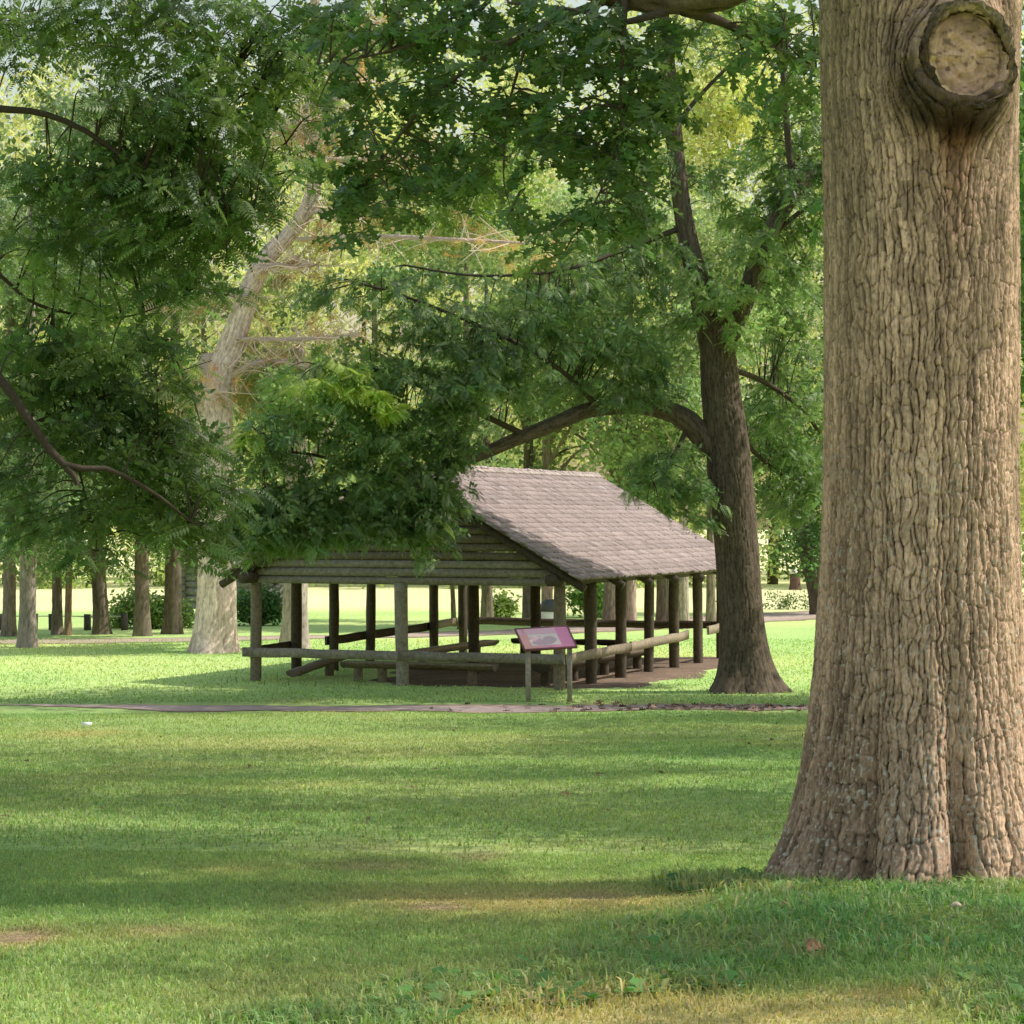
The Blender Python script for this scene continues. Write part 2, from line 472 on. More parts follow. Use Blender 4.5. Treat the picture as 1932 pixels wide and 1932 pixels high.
# ================================================================== GROUND
def gauss(x, y, u, v, ru, rv, sharp=2.0):
    Y0 = depth_of(v); X0 = (u - 966) / F * Y0
    sx = ru / F * Y0; sy = max(abs(depth_of(v - rv) - Y0), .15)
    d = ((x - X0) / sx) ** 2 + ((y - Y0) / sy) ** 2
    return np.exp(-d ** (sharp / 2))

LUSH = [(1560, 1750, 260, 60), (1850, 1750, 260, 75), (1200, 1840, 260, 45), (900, 1890, 260, 35), (1350, 1790, 260, 50), (650, 1935, 240, 30), (1700, 1925, 0.1, 1), (1930, 1890, 200, 60)]
TAN = [(1350, 1915, 420, 34, 1.6), (1650, 1885, 200, 20, 1.0), (1000, 1695, 330, 32, 1.3), (1180, 1690, 330, 20, .7), (40, 1765, 90, 24, .9), (300, 1755, 190, 22, .5), (140, 1385, 90, 10, .8), (480, 1400, 330, 16, .35), (760, 1420, 300, 14, .3), (450, 1640, 90, 12, .4), (700, 1600, 160, 12, .3)]  # dry patches; the long stripe left of the trunk is sunlight painted tan
DIRT = [(30, 1765, 75, 14, 1.0), (820, 1712, 60, 9, .9), (900, 1612, 60, 8, .55), (690, 1630, 130, 10, .45), (1520, 1815, 40, 9, .8), (1110, 1690, 50, 7, .5), (300, 1750, 60, 9, .6)]
def lushness(x, y):
    r = np.zeros_like(x)
    for b in LUSH: r = np.maximum(r, gauss(x, y, *b, sharp=3))
    return r * np.clip(.4 + 1.2 * fbm(x * 1.7, y * 1.7, o=3, k=61), 0, 1)
def dry_and_sunlit(x, y):
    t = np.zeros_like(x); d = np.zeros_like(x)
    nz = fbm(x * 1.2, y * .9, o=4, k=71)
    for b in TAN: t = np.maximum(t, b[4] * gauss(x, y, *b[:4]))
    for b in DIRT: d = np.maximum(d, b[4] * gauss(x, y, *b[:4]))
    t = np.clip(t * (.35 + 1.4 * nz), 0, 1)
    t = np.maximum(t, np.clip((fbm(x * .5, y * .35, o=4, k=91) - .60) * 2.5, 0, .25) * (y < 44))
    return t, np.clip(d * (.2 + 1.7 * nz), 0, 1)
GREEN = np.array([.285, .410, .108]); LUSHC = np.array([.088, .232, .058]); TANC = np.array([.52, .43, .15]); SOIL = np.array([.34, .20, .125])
FIELD = np.array([.82, .80, .38])
def ground_col(x, y):
    n1 = fbm(x * .25, y * .18, o=4, k=81)[..., None]
    n2 = fbm(x * 2.0, y * 1.5, o=3, k=82)[..., None]
    c = GREEN * (.70 + .38 * n1 + .26 * n2) * (1 + (n1 - .5) * np.array([.5, 0, .2]))
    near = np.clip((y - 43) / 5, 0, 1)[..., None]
    c = c * (1 + near * np.array([.72, .68, .85]))  # lawn round the pavilion painted brighter, its sunlight put into the colour
    l = lushness(x, y)[..., None]; c = c * (1 - l) + LUSHC * l
    t, d = dry_and_sunlit(x, y); t = t[..., None]; d = d[..., None]
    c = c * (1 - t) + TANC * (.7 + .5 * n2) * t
    c = c * (1 - d) + SOIL * (.7 + .6 * n2) * d
    fl = np.clip((y - 84 + 6 * (n1[..., 0] - .5)) / 6, 0, 1)[..., None]
    c = c * (1 - fl) + FIELD * (.85 + .3 * n1) * fl
    return c

def axis(segs):
    o = []
    for a, b, s in segs: o.append(np.arange(a, b, s))
    return np.concatenate(o)
xs = axis([(-420, -60, 30), (-60, -20, 2.5), (-20, -8, .5), (-8, 8, .16), (8, 20, .5), (20, 60, 2.5), (60, 421, 30)])
ys = axis([(-60, 0, 4), (0, 6, 1), (6, 24, .16), (24, 50, .3), (50, 90, .6), (90, 160, 3), (160, 701, 45)])
XX, YY = np.meshgrid(xs, ys)
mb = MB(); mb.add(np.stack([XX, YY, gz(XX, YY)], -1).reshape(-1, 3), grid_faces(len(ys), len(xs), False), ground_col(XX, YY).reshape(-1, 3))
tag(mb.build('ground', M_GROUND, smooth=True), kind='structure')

def strip(name, mat, cl, w, col, lift, n=160, ragged=.25, m=9):
    c = catmull(np.array(cl, float), n)
    T = np.gradient(c[:, :2], axis=0); T /= np.linalg.norm(T, axis=1)[:, None]
    Nn = np.stack([-T[:, 1], T[:, 0]], 1)
    wv = np.interp(np.linspace(0, 1, n), np.linspace(0, 1, len(w)), w)
    V = []; C = []
    for j in range(m):
        t = j / (m - 1) * 2 - 1
        rg = (fbm(np.arange(n) * .35, np.full(n, 3.0 + (t > 0) * 20), o=3, k=13) - .5) * ragged * 2 * abs(t)
        p = c[:, :2] + Nn * ((wv * t) * (1 + rg))[:, None]
        V.append(np.column_stack([p, gz(p[:, 0], p[:, 1]) + lift]))
        e = abs(t) ** 3
        C.append(np.array(col[0])[None] * (1 - e) + np.array(col[1])[None] * e + np.zeros((n, 1)))
    V = np.stack(V, 1).reshape(-1, 3); C = np.stack(C, 1).reshape(-1, 3)
    f = grid_faces(n, m, False)[:, ::-1]
    mb = MB(); mb.add(V, f, C)
    return tag(mb.build(name, mat), kind='structure')

pc = [G(-700, 42.5), G(-200, 42.2), G(60, 42), G(350, 41.3), G(700, 40.7), G(1000, 40.8), G(1300, 41.2), G(1600, 41.2), G(2000, 40.6), G(2700, 40)]
path = strip('path', M_PATH, [p[:2] for p in pc], [.04, .04, .07, .7, .95, .95, 1.2, 1.25, 1.0, 1.0], ((.30, .225, .21), (.24, .15, .095)), .012, ragged=.5)
rd = [G(-900, 62), G(-300, 64), G(200, 65.2), G(600, 67.2), G(1000, 70.5), G(1300, 76), G(1500, 82), G(1900, 90), G(2500, 99)]
strip('road', M_PATH, [p[:2] for p in rd], [1.2, 1.2, 1.1, 1.6, 2.0, 2.0, 2.4, 2.4], ((.44, .33, .28), (.22, .15, .10)), .012, ragged=.4)

# ================================================================== PAVILION
TH = .378
SD = np.array([math.sin(TH), math.cos(TH), 0]); AC = np.array([-math.cos(TH), math.sin(TH), 0]); UP = np.array([0, 0, 1.0])
R0 = np.array([.923, 46.51, 0]); PW = 6.651; BAY = 1.833; PL = 6 * BAY
def B(b, k, z): return R0 + AC * b + SD * k + UP * z
WOOD = np.array([.20, .155, .11]); SHADEDW = np.array([.060, .044, .032]); GREYW = np.array([.25, .215, .17])  # wood under the roof is darkened, the roof's shade painted into it
pav = empty('picnic_pavilion', B(PW / 2, PL / 2, 0), 'open log picnic pavilion with shake roof, low rails and log gable behind the pink sign', 'pavilion')
def log(mb, a, b, r, col, n=10, seg=12, wob=.06):
    tube(mb, np.array([[*a, r], [*(np.asarray(a) * .66 + np.asarray(b) * .34), r * rng.uniform(.95, 1.06)], [*(np.asarray(a) * .33 + np.asarray(b) * .67), r * rng.uniform(.95, 1.06)], [*b, r * .97]]), n, seg, col, wob, seed=int(rng.integers(1000)))
PT = 2.06
def post(b, k, col, r=.115):
    m_ = MB(); t = rng.normal(0, .025, 2)
    log(m_, B(b + t[0] * .3, k, -.15), B(b + t[0], k + t[1], PT), r * rng.uniform(.92, 1.06), col * rng.uniform(.8, 1.15), 14, 16, .08)
    m_.build('post', M_LOG, pav, True)
for i in range(7):
    post(0, i * BAY, WOOD if i == 0 else SHADEDW * 1.1); post(PW, i * BAY, WOOD * .9 if i == 0 else SHADEDW)
for i in (0, 2, 4, 6): post(PW / 2, i * BAY, GREYW if i == 0 else SHADEDW, .13 if i == 0 else .12)
# plates along the sides and ties across, the plates' round ends stick out in front
for b, e0 in ((0, -.5), (PW, -.55), (PW / 2, .16)):
    m_ = MB(); log(m_, B(b + (.0), e0, PT + .09), B(b, PL + .4, PT + .09), .125, SHADEDW, 20, 14); m_.build('beam', M_LOG, pav, True)
for k in (2 * BAY, 4 * BAY):
    m_ = MB(); log(m_, B(-.2, k, PT + .28), B(PW + .2, k, PT + .28), .09, SHADEDW, 16, 12); m_.build('beam', M_LOG, pav, True)
OV = .62; FO = .42; HE = 2.16; HR = 4.40
slope = math.atan2(HR - HE, PW / 2 + OV); SLEN = (PW / 2 + OV) / math.cos(slope)
def RF(side, s, k, dz=0.0):
    """point on the roof: s metres down from the ridge on side +1 (right) or -1, k along, dz out of the plane"""
    b = PW / 2 - side * (s * math.cos(slope) + dz * math.sin(slope))
    return B(b, k, HR - s * math.sin(slope) + dz * math.cos(slope))
for side in (1, -1):
    dn = (RF(side, 1, 0) - RF(side, 0, 0)); nrm = np.cross(SD, dn) * (-side if False else 1); nrm = nrm if nrm[2] > 0 else -nrm
    m_ = MB()
    k0, k1 = -FO, PL + FO
    obox(m_, RF(side, SLEN / 2 - .01, (k0 + k1) / 2, -.035), dn, SD, nrm, SLEN / 2 - .03, (k1 - k0) / 2 - .03, .014, (.10, .08, .065))
    deck = m_.build('roof_deck', M_LOG, pav)
    m_ = MB(); rows = 23; ex = SLEN / rows
    for r_ in range(rows):
        k = k0 - rng.uniform(0, .1); s1 = SLEN - r_ * ex
        rowt = rng.uniform(.9, 1.1)
        while k < k1:
            w = rng.uniform(.09, .20); w = min(w, k1 - k + .02); j = rng.normal(0, .014)
            tl = np.array([.315, .24, .233]) * rng.uniform(.78, 1.16) * rowt
            if rng.random() < .012: tl = np.array([.36, .31, .31]) * rng.uniform(.8, 1.2)
            if rng.random() < .05: tl = tl * .7
            tilt = .045 + rng.normal(0, .006); d2 = dn - nrm * 0; d2 = d2 / np.linalg.norm(d2)
            c = RF(side, s1 - ex * .72 + j, k + w / 2, .012)
            d3 = d2 + nrm * tilt * 1.6; d3 /= np.linalg.norm(d3); n3 = np.cross(SD, d3); n3 = n3 if n3[2] > 0 else -n3
            obox(m_, c, d3, SD, n3, ex * .74, w / 2 - .004, .018 + rng.uniform(0, .008), tl * np.array([1.15, .35, .35, 1.15, 1.2, .80, .80, 1.2])[:, None])  # lower ends darkened, row shading painted into the shakes
            k += w
    m_.build('roof', M_SHAKE, pav)
m_ = MB()
for i in range(70):
    k = k0 + (k1 - k0) * (i + .5) / 70
    for side in (1, -1):
        dn = RF(side, 1, 0) - RF(side, 0, 0); n_ = np.cross(SD, dn); n_ = n_ if n_[2] > 0 else -n_
        obox(m_, RF(side, .085, k, .05 + .006 * (i % 2)), dn, SD, n_, .10, (k1 - k0) / 140 - .003, .01, np.array([.42, .34, .32]) * rng.uniform(.7, 1.2))
m_.build('ridge_cap', M_SHAKE, pav)
for i in range(-0, 7):
    for side in (1, -1):
        m_ = MB(); k = i * BAY + (.16 if i < 6 else -.16)
        if i == 0: k = -FO + .12
        log(m_, RF(side, .12, k, -.14), RF(side, SLEN + .10, k, -.14), .085, SHADEDW * .8, 10, 10); m_.build('rafter', M_LOG, pav, True)
for kk in (-.02, PL + .02):
    m_ = MB(); z = PT + .04; rr = .083; first = True
    while z < HR - .35:
        half = (HR - .17 - z) / math.tan(slope) - .10
        if first: half = PW / 2 + .12
        half = min(half, PW / 2 + .12)
        c_ = (GREYW if z < PT + .5 else WOOD * .58) * rng.uniform(.8, 1.15)  # upper logs painted darker for shade under the roof, lower ones paler
        log(m_, B(PW / 2 - half, kk, z), B(PW / 2 + half, kk, z), rr * rng.uniform(.93, 1.05), c_, 24, 12, .07)
        z += rr * 2.02; first = False
    m_.build('gable_wall', M_LOG, pav, True)
def rail(b0, k0_, z0, b1, k1_, z1, col, h=.095):
    a, b = B(b0, k0_, z0), B(b1, k1_, z1); d = b - a; L_ = np.linalg.norm(d); d /= L_
    s_ = np.cross(UP, d); s_ /= np.linalg.norm(s_); u_ = np.cross(d, s_)
    m_ = MB(); n = max(2, int(L_ / .5))
    for sgn in (0,):
        t = np.linspace(0, 1, n + 1); ring = []
        for i, tt in enumerate(t):
            c = a + d * L_ * tt + u_ * rng.normal(0, .006); hh = h * rng.uniform(.95, 1.05)
            ring += [c - s_ * .03 - u_ * hh, c + s_ * .03 - u_ * hh, c + s_ * .03 + u_ * hh, c - s_ * .03 + u_ * hh]
        V = np.array(ring); cc = np.repeat(np.array([col * rng.uniform(.85, 1.15) for _ in t]), 4, 0)
        f = grid_faces(n + 1, 4); m_.add(V, [f, np.array([[0, 1, 2, 3], [n * 4 + 3, n * 4 + 2, n * 4 + 1, n * 4]])], cc)
    return m_.build('rail', M_LOG, pav)
rail(-.16, -.15, .61, PW / 2 + .05, -.15, .61, GREYW * .85); rail(PW / 2 + .052, -.15, .61, PW + .22, -.15, .61, GREYW * .95)
rail(-.155, -.10, .60, -.155, 2.1 * BAY, .66, WOOD * 1.05); rail(-.155, 2.1 * BAY + .004, .66, -.155, 4.28 * BAY, .72, WOOD * 1.25)
rail(-.155, 5.12 * BAY, .76, -.155, PL + .1, .80, WOOD * 1.35)
rail(PW + .155, .1, .62, PW + .155, 1.06 * BAY, .64, SHADEDW); rail(PW + .155, 1.95 * BAY, .66, PW + .155, 4.9 * BAY, .74, SHADEDW); rail(PW + .155, 4.9 * BAY + .004, .74, PW + .155, PL - .1, .80, WOOD)
rail(-.1, PL + .15, .80, PW / 2, PL + .15, .80, SHADEDW); rail(PW / 2 + .004, PL + .15, .80, PW - .1, PL + .15, .81, SHADEDW * 1.3)
# dirt floor
def patch(name, mat, poly, col, lift, n=40):
    poly = np.array(poly, float); c = poly.mean(0); V = []; C = []
    per = np.vstack([poly, poly[:1]]); t = np.linspace(0, len(poly), 160, endpoint=False)
    i = t.astype(int); fr = (t - i)[:, None]; edge = per[i] * (1 - fr) + per[i + 1] * fr
    rads = np.linspace(0, 1, 14)
    for r_ in rads:
        p = c + (edge - c) * r_ * (1 + .30 * r_ * (fbm(t * 3.1, t * 0 + 4, o=4, k=3)[:, None] - .5) * 2)
        V.append(np.column_stack([p, gz(p[:, 0], p[:, 1]) + lift * (1 if r_ < .99 else -1.5)])); C.append(np.array(col) * (.7 + .6 * vnoise(p[:, 0] * 2, p[:, 1] * 2, k=2))[:, None])
    mb = MB(); mb.add(np.concatenate(V), grid_faces(14, 160), np.concatenate(C))
    return tag(mb.build(name, mat), kind='structure')
patch('dirt_floor', M_DIRT, [B(-1.3, .2, 0)[:2], B(-1.5, 2.5, 0)[:2], B(-1.3, 6, 0)[:2], B(-1.0, PL + .3, 0)[:2], B(PW * .6, PL, 0)[:2], B(PW - .9, PL - 4, 0)[:2], B(PW - 1.6, .6, 0)[:2], B(PW / 2, .05, 0)[:2]], (.17, .112, .078), .02)

# half log benches
def half_log(mb, a, b, w, col):
    a, b = np.asarray(a, float), np.asarray(b, float); d = b - a; d /= np.linalg.norm(d); s_ = np.cross(d, UP); s_ /= np.linalg.norm(s_); u_ = np.cross(s_, d)
    n = 12; V = []; C = []
    an = np.linspace(math.pi, 2 * math.pi, 13)
    for i in range(n):
        c = a + (b - a) * i / (n - 1); ww = w * (1 + .05 * rng.normal())
        V += [c + s_ * ww * math.cos(t) + u_ * ww * .75 * math.sin(t) + u_ * rng.normal(0, .003) for t in an]
        C += [np.array(col) * (1.5 if j in (0, 12) else .8) for j in range(13)]
    f = grid_faces(n, 13, True); e0 = np.arange(13)[None]; e1 = (n - 1) * 13 + np.arange(13)[::-1][None]
    mb.add(np.array(V), [f, e0, e1], np.array(C))
def bench(label, a, b, top, w=.17, col=WOOD, legs=(.12, .88), tops=None):
    a = np.array([*a[:2], top]); b = np.array([*b[:2], top if tops is None else tops])
    mid = (a + b) / 2; e = empty('log_bench', (mid[0], mid[1], float(gz(mid[0], mid[1]))), label, 'bench', 'half log benches in the pavilion')
    m_ = MB(); half_log(m_, a, b, w, col); m_.build('seat', M_LOG, e)
    for t in legs:
        p = a + (b - a) * t; m_ = MB(); g = float(gz(p[0], p[1]))
        log(m_, [p[0], p[1], g - .05], [p[0], p[1], p[2] - w * .55], .10, col * .8, 5, 10); m_.build('leg', M_LOG, e, True)
def Bu(u, k):   # point on the line k = const of the building that is seen at picture column u
    t = (u - 966) / F; p = R0 + SD * k
    b = (t * p[1] - p[0]) / (AC[0] - t * AC[1]); return p + AC * b
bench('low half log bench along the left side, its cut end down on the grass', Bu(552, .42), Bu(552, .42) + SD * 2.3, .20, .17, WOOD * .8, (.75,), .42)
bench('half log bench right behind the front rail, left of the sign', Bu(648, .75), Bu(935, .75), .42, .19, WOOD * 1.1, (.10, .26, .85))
bench('dark half log bench along the right side, round end behind the sign', Bu(1020, .55), Bu(1020, .55) + SD * 6.3, .45, .22, SHADEDW * 1.2, (.04, .3, .6, .95))
bench('half log bench with its lit top painted pale in the middle of the pavilion', [-2.18, 52.0], [-.48, 56.6], .47, .19, WOOD * 1.5, (.12, .8))  # wood lightened, light on the seat painted in
bench('dark half log bench across the back of the pavilion', [.03, 57.4], [2.6, 56.4], .47, .17, SHADEDW, (.1, .9))

# ================================================================== SIGN
sg = empty('information_sign', G(1033, 42.9), 'pink slanted information panel on two wooden legs beside the path', 'sign')
cl_ = [P(972, 1187, 43.25), P(1070, 1181, 43.35), P(1088, 1220, 42.95), P(990, 1226, 42.85)]   # panel corners: top left, top right, bottom right, bottom left
def panel_pt(s, t, n=0.0):
    p = (cl_[0] * (1 - s) + cl_[1] * s) * (1 - t) + (cl_[3] * (1 - s) + cl_[2] * s) * t
    return p + PN * n
PN = np.cross(cl_[1] - cl_[0], cl_[3] - cl_[0]); PN /= np.linalg.norm(PN); PN = PN if PN[2] > 0 else -PN
m_ = MB(); n = 60
S, T_ = np.meshgrid(np.linspace(0, 1, n), np.linspace(0, 1, n))
V = np.array([panel_pt(s, t) for s, t in zip(S.ravel(), T_.ravel())])
c = np.zeros((n * n, 3)); s, t = S.ravel(), T_.ravel()
c[:] = np.array([.50, .17, .22]); w = np.clip((s - .15) / .6, 0, 1)[:, None]
c = np.array([.56, .22, .20]) * (1 - w) + np.array([.60, .14, .28]) * w
c = np.where(((t < .28) & (s < .74))[:, None], np.array([.58, .28, .36]), c)
pic = (s > .17) & (s < .74) & (t > .30) & (t < .84)
c = np.where(pic[:, None], np.array([.70, .46, .42]), c)
def ell(cx, cy, rx, ry): return (((s - cx) / rx) ** 2 + ((t - cy) / ry) ** 2 < 1) & pic
grey = ell(.32, .62, .10, .20) | ell(.24, .50, .08, .07) | ell(.56, .58, .13, .16) | ell(.42, .70, .22, .12) | ell(.38, .42, .05, .06)
c = np.where(grey[:, None], np.array([.40, .24, .28]), c)
c = np.where((((s > .10) & (s < .14) & (t > .05) & (t < .25)))[:, None], np.array([.50, .16, .17]), c)
m_.add(V, grid_faces(n, n, False)[:, ::-1], np.clip(c * 1.5 + .06, 0, .9))
Vb = V - PN * .025; m_.add(Vb, grid_faces(n, n, False), np.array([.2, .05, .05]))
m_.build('panel', M_PANEL, sg)
m_ = MB()
for (s0, t0), (s1, t1) in (((0, 0), (1, 0)), ((1, 0), (1, 1)), ((1, 1), (0, 1)), ((0, 1), (0, 0))):
    a, b = panel_pt(s0, t0, -.012), panel_pt(s1, t1, -.012); d = b - a; L_ = np.linalg.norm(d); d /= L_; y_ = np.cross(PN, d)
    obox(m_, (a + b) / 2, d, y_, PN, L_ / 2 + .012, .014, .020, (.16, .045, .05))
m_.build('frame', M_PAINT, sg)
for s0 in (.10, .90):
    top = panel_pt(s0, .82, -.04); m_ = MB(); g = float(gz(top[0], top[1]))
    obox(m_, [top[0], top[1], (top[2] + g) / 2 - .05], [1, -.06, 0], [.06, 1, 0], UP, .045, .045, (top[2] - g) / 2 + .05, (.30, .26, .20), .002)
    m_.build('leg', M_LOG, sg)

# ================================================================== THE NEAR TREE
BX, BY = 2.21, 12.8; BZ = float(gz(BX, BY))
oak = empty('oak_tree', (BX, BY, BZ), 'huge near tree trunk with ridged bark and a sawn branch scar, at the right edge', 'tree')
def oak_lobes(an, s):
    a = np.mod(an + math.pi, 2 * math.pi) - math.pi            # 0 toward the camera, positive to the right
    lb = 1.0 + .25 * np.cos(a + 1.6) + .12 * np.cos(4 * a + 1)
    lb = lb + .55 * np.exp(-s / .22) * (np.cos(5 * a + 1.1) * .6 + np.cos(9 * a) * .4)
    for ga, gw, gd in ((-.62, .11, .85), (.12, .10, .9), (1.1, .12, .7), (-1.9, .2, .6), (2.4, .2, .6)):
        lb = lb - gd * np.exp(-((a - ga) / gw) ** 2)
    return lb
KA, KZ = .20, 5.72 - BZ          # branch scar: angle to the right of the camera and height
def oak_xy(an, s):
    a = np.mod(an - KA + math.pi, 2 * math.pi) - math.pi
    return a * .54, s - .25 - KZ
def oak_warp(an, s):            # the bark flows round the scar
    x, y = oak_xy(an, s); rr = np.maximum(np.hypot(x, y * .92), .235)
    return an - x * np.clip((.225 / rr) ** 2, 0, .93) / .54 * np.exp(-(rr / 1.1) ** 2)
def oak_bulge(an, s):
    x, y = oak_xy(an, s); rr = np.hypot(x, y * .92)
    low = np.clip(.5 - y / .5, 0, 1)
    n_ = fbm(x * 12 + 30, y * 12, o=3, k=19) - .5
    return (.115 + .05 * low) * np.exp(-(np.maximum(rr - .215, 0) / (.085 + .05 * low)) ** 2) * (rr > .2) + (rr < .2) * -.28 + .09 * n_ * np.exp(-((rr - .27) / .09) ** 2)
def oak_tint(an, s, col, V):
    x, y = oak_xy(an, s); rr = np.hypot(x, y * .92); nz = fbm(x * 9 + 4, y * 3, o=3, k=23)
    st = np.exp(-((x + .02) / (.09 + .10 * nz)) ** 2) * np.clip((-y - .2) / .15, 0, 1) * np.exp(-np.clip(-y - .35, 0, 9) / .40)
    col = col * (1 - .85 * np.clip(st * (.7 + 1.1 * nz), 0, 1)[..., None] * np.array([.74, .92, 1.0]))
    ring = np.exp(-((rr - .27) / .13) ** 2) * np.clip(.35 - (y * .75 + x * .65) / np.maximum(rr, .05), 0, 1) * np.clip(.3 + 1.3 * nz, 0, 1)
    col = col * (1 - .88 * np.clip(ring * 1.6, 0, 1)[..., None])
    a = np.mod(an + math.pi, 2 * math.pi) - math.pi
    col = col * (1 + .16 * np.clip(np.sin(a), -1, 1))[..., None] * np.where(a < -.2, 1, 1)[..., None]  # right side painted lighter, sunlight on that side put into the bark
    green_tint = np.clip((-a - .35) * 1.2, 0, 1) * np.clip((s - 2.4) / 2.5, 0, 1)  # upper left side tinted darker and greener
    col = col * (1 - green_tint[..., None] * np.array([.22, .10, .20]))
    col = col * (.45 + 1.1 * fbm(a * 2.2 + 9, s * .9, o=4, k=47))[..., None]
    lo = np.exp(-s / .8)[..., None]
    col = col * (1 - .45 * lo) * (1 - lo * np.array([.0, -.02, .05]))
    lich = (vnoise(a * 60, s * 55, k=6) > .86 - .05 * np.clip(1.5 - s, 0, 1))
    col = np.where((lich & (s < 2.6))[..., None], np.array([.66, .58, .46]), col)
    return col
m_ = MB()
trunk(m_, [[BX + .0, BY, BZ - .25, .525], [BX - .01, BY, BZ + .8, .515], [BX - .01, BY, BZ + 2, .503], [BX - .01, BY, BZ + 3.2, .503], [BX - .02, BY, BZ + 4.2, .508], [BX - .02, BY, BZ + 5.2, .54], [BX - .05, BY, BZ + 6.2, .60], [BX - .1, BY, BZ + 7.4, .62]],
      1150, 640, (.030, .018, .011), (.90, .560, .375), .042, .165, .040, 3, .43, .60, oak_lobes, oak_tint, oak_warp, oak_bulge)
m_.build('trunk', M_OAKBARK, oak, True)
# scar: rolled collar of bark round a weathered sawn face
kd = np.array([math.sin(KA) * 1.0, -math.cos(KA), -.10]); kd /= np.linalg.norm(kd)
kc = np.array([BX, BY, BZ + KZ]) + np.array([math.sin(KA), -math.cos(KA), 0]) * .565
kx = np.cross(UP, kd); kx /= np.linalg.norm(kx); kx = -kx if kx[0] < 0 else kx; ky = np.cross(kd, kx); ky = ky if ky[2] > 0 else -ky
nr, na = 26, 120; an = np.linspace(0, 2 * math.pi, na, endpoint=False)
prof = [(.262, .02), (.252, .06), (.242, .085), (.232, .097), (.224, .095), (.216, .08), (.210, .05), (.206, .02), (.203, -.02)]
pr = catmull(np.array([[a, b, 0] for a, b in prof]), nr)
V = []; C = []
for i in range(nr):
    rr, hh = pr[i, 0], pr[i, 1]
    el = 1 + .14 * np.sin(an) ** 2 + .06 * np.cos(an * 2 + 1) - .18 * (np.sin(an) < -.2) * 0
    wb = 1 + .13 * (fbm(np.cos(an) * 2.5 + 4, np.sin(an) * 2.5, np.full(na, i * .12), o=3, k=8) - .5) * 2
    low = np.clip(-np.sin(an), 0, 1)
    hq = hh + .04 * low * (rr > .215) + .055 * (fbm(np.cos(an) * 9, np.sin(an) * 9, np.full(na, i * .5), o=3, k=18) - .5) * 2
    p = kc + np.outer(rr * el * wb * np.cos(an), kx) + np.outer(rr * el * wb * np.sin(an), ky) + np.outer(hq, kd)
    V.append(p)
    base = np.array([.085, .055, .034]) if rr > .222 else np.array([.34, .21, .11]) if rr > .212 else np.array([.05, .03, .02])
    upc = np.clip(np.sin(an) * .9 + np.cos(an) * .5, 0, 1)[:, None]
    cc = base * (.6 + .8 * fbm(np.cos(an) * 12, np.sin(an) * 12, np.full(na, i * .6), o=3, k=28)[:, None])
    cc = cc * (1 - .9 * upc * (rr > .215)) + np.array([.34, .25, .16]) * .9 * upc * (rr > .215) * (.5 + fbm(np.cos(an) * 16, np.sin(an) * 16, np.full(na, i * .9), o=2, k=29)[:, None])
    C.append(cc)
m_ = MB(); m_.add(np.concatenate(V), grid_faces(nr, na), np.concatenate(C)); scar = m_.build('branch_scar', M_OAKBARK, oak, True)
V = []; C = []
for i, rr in enumerate(np.linspace(0, .214, 26)):
    nz = fbm(np.cos(an) * rr * 30 + 3, np.sin(an) * rr * 30, o=3, k=38)
    hq = .03 + .045 * (nz - .5) - .02 * (rr > .2) - .10 * np.clip(np.sin(an) * .5 + np.cos(an) * .9 - .55, 0, 1) * (rr > .185)
    el = 1 + .14 * np.sin(an) ** 2
    V.append(kc + np.outer(rr * el * np.cos(an), kx) + np.outer(rr * el * np.sin(an), ky) + np.outer(hq, kd))
    ring = .90 + .10 * math.sin(rr * 300) ; b_ = np.array([.60, .345, .23]) * (ring if rr < .15 else ring * .9)
    cc = b_ * (.70 + .6 * nz)[:, None]
    rim = (rr > .165) * np.clip(-np.cos(an - .9) + .1, 0, 1)[:, None]; cc = cc * (1 - rim) + np.array([.80, .52, .28]) * rim
    crk = np.clip((vnoise(np.cos(an) * rr * 34, np.sin(an) * rr * 90, k=44) - .72) * 6, 0, 1)[:, None]; cc = cc * (1 - .7 * crk); tp_ = (np.clip((np.sin(an + .3) * rr - .07) / .06, 0, 1) * np.clip(nz * 2.2 - .4, 0, 1))[:, None]; cc = cc * (1 - .6 * tp_)
    C.append(cc)
m_ = MB(); m_.add(np.concatenate(V), grid_faces(26, na)[:, ::-1], np.concatenate(C)); m_.build('sawn_face', M_CUT, scar, True)
# limbs, out of the top of the picture except one that dips into it
OAKB = np.array([.075, .055, .04])
limbpts = np.array([[BX - .35, BY - .1, BZ + 6.9, .20], [1.55, 13.2, 6.75, .15], [*P(1400, -45, 13.5), .12], [*P(1280, -14, 13.8), .115], [*P(1130, -30, 14.2), .095], [*P(960, -90, 14.8), .085], [*P(700, -180, 15.3), .07], [*P(300, -300, 16), .05]])
m_ = MB(); trunk(m_, limbpts, 90, 28, (.03, .022, .012), (.20, .14, .08), .05, .12, .04, 12); m_.build('limb', M_BARK, oak, True)
lb2 = np.array([[*P(1290, 15, 13.8), .05], [*P(1370, 45, 14), .028], [*P(1450, 85, 14.2), .022], [*P(1540, 135, 14.4), .018]])
lb3 = np.array([[*P(1260, 20, 13.8), .03], [*P(1170, 42, 13.9), .017], [*P(1090, 20, 14), .013], [*P(960, 5, 14.1), .009]])
lb4 = np.array([[*P(1070, 20, 14), .009], [*P(1066, 90, 14), .007], [*P(1058, 170, 14), .006], [*P(1050, 235, 14), .004]])
lb5 = np.array([[*P(1200, -20, 14), .03], [*P(1000, 60, 14.4), .018], [*P(820, 180, 14.8), .012], [*P(700, 330, 15), .006]])
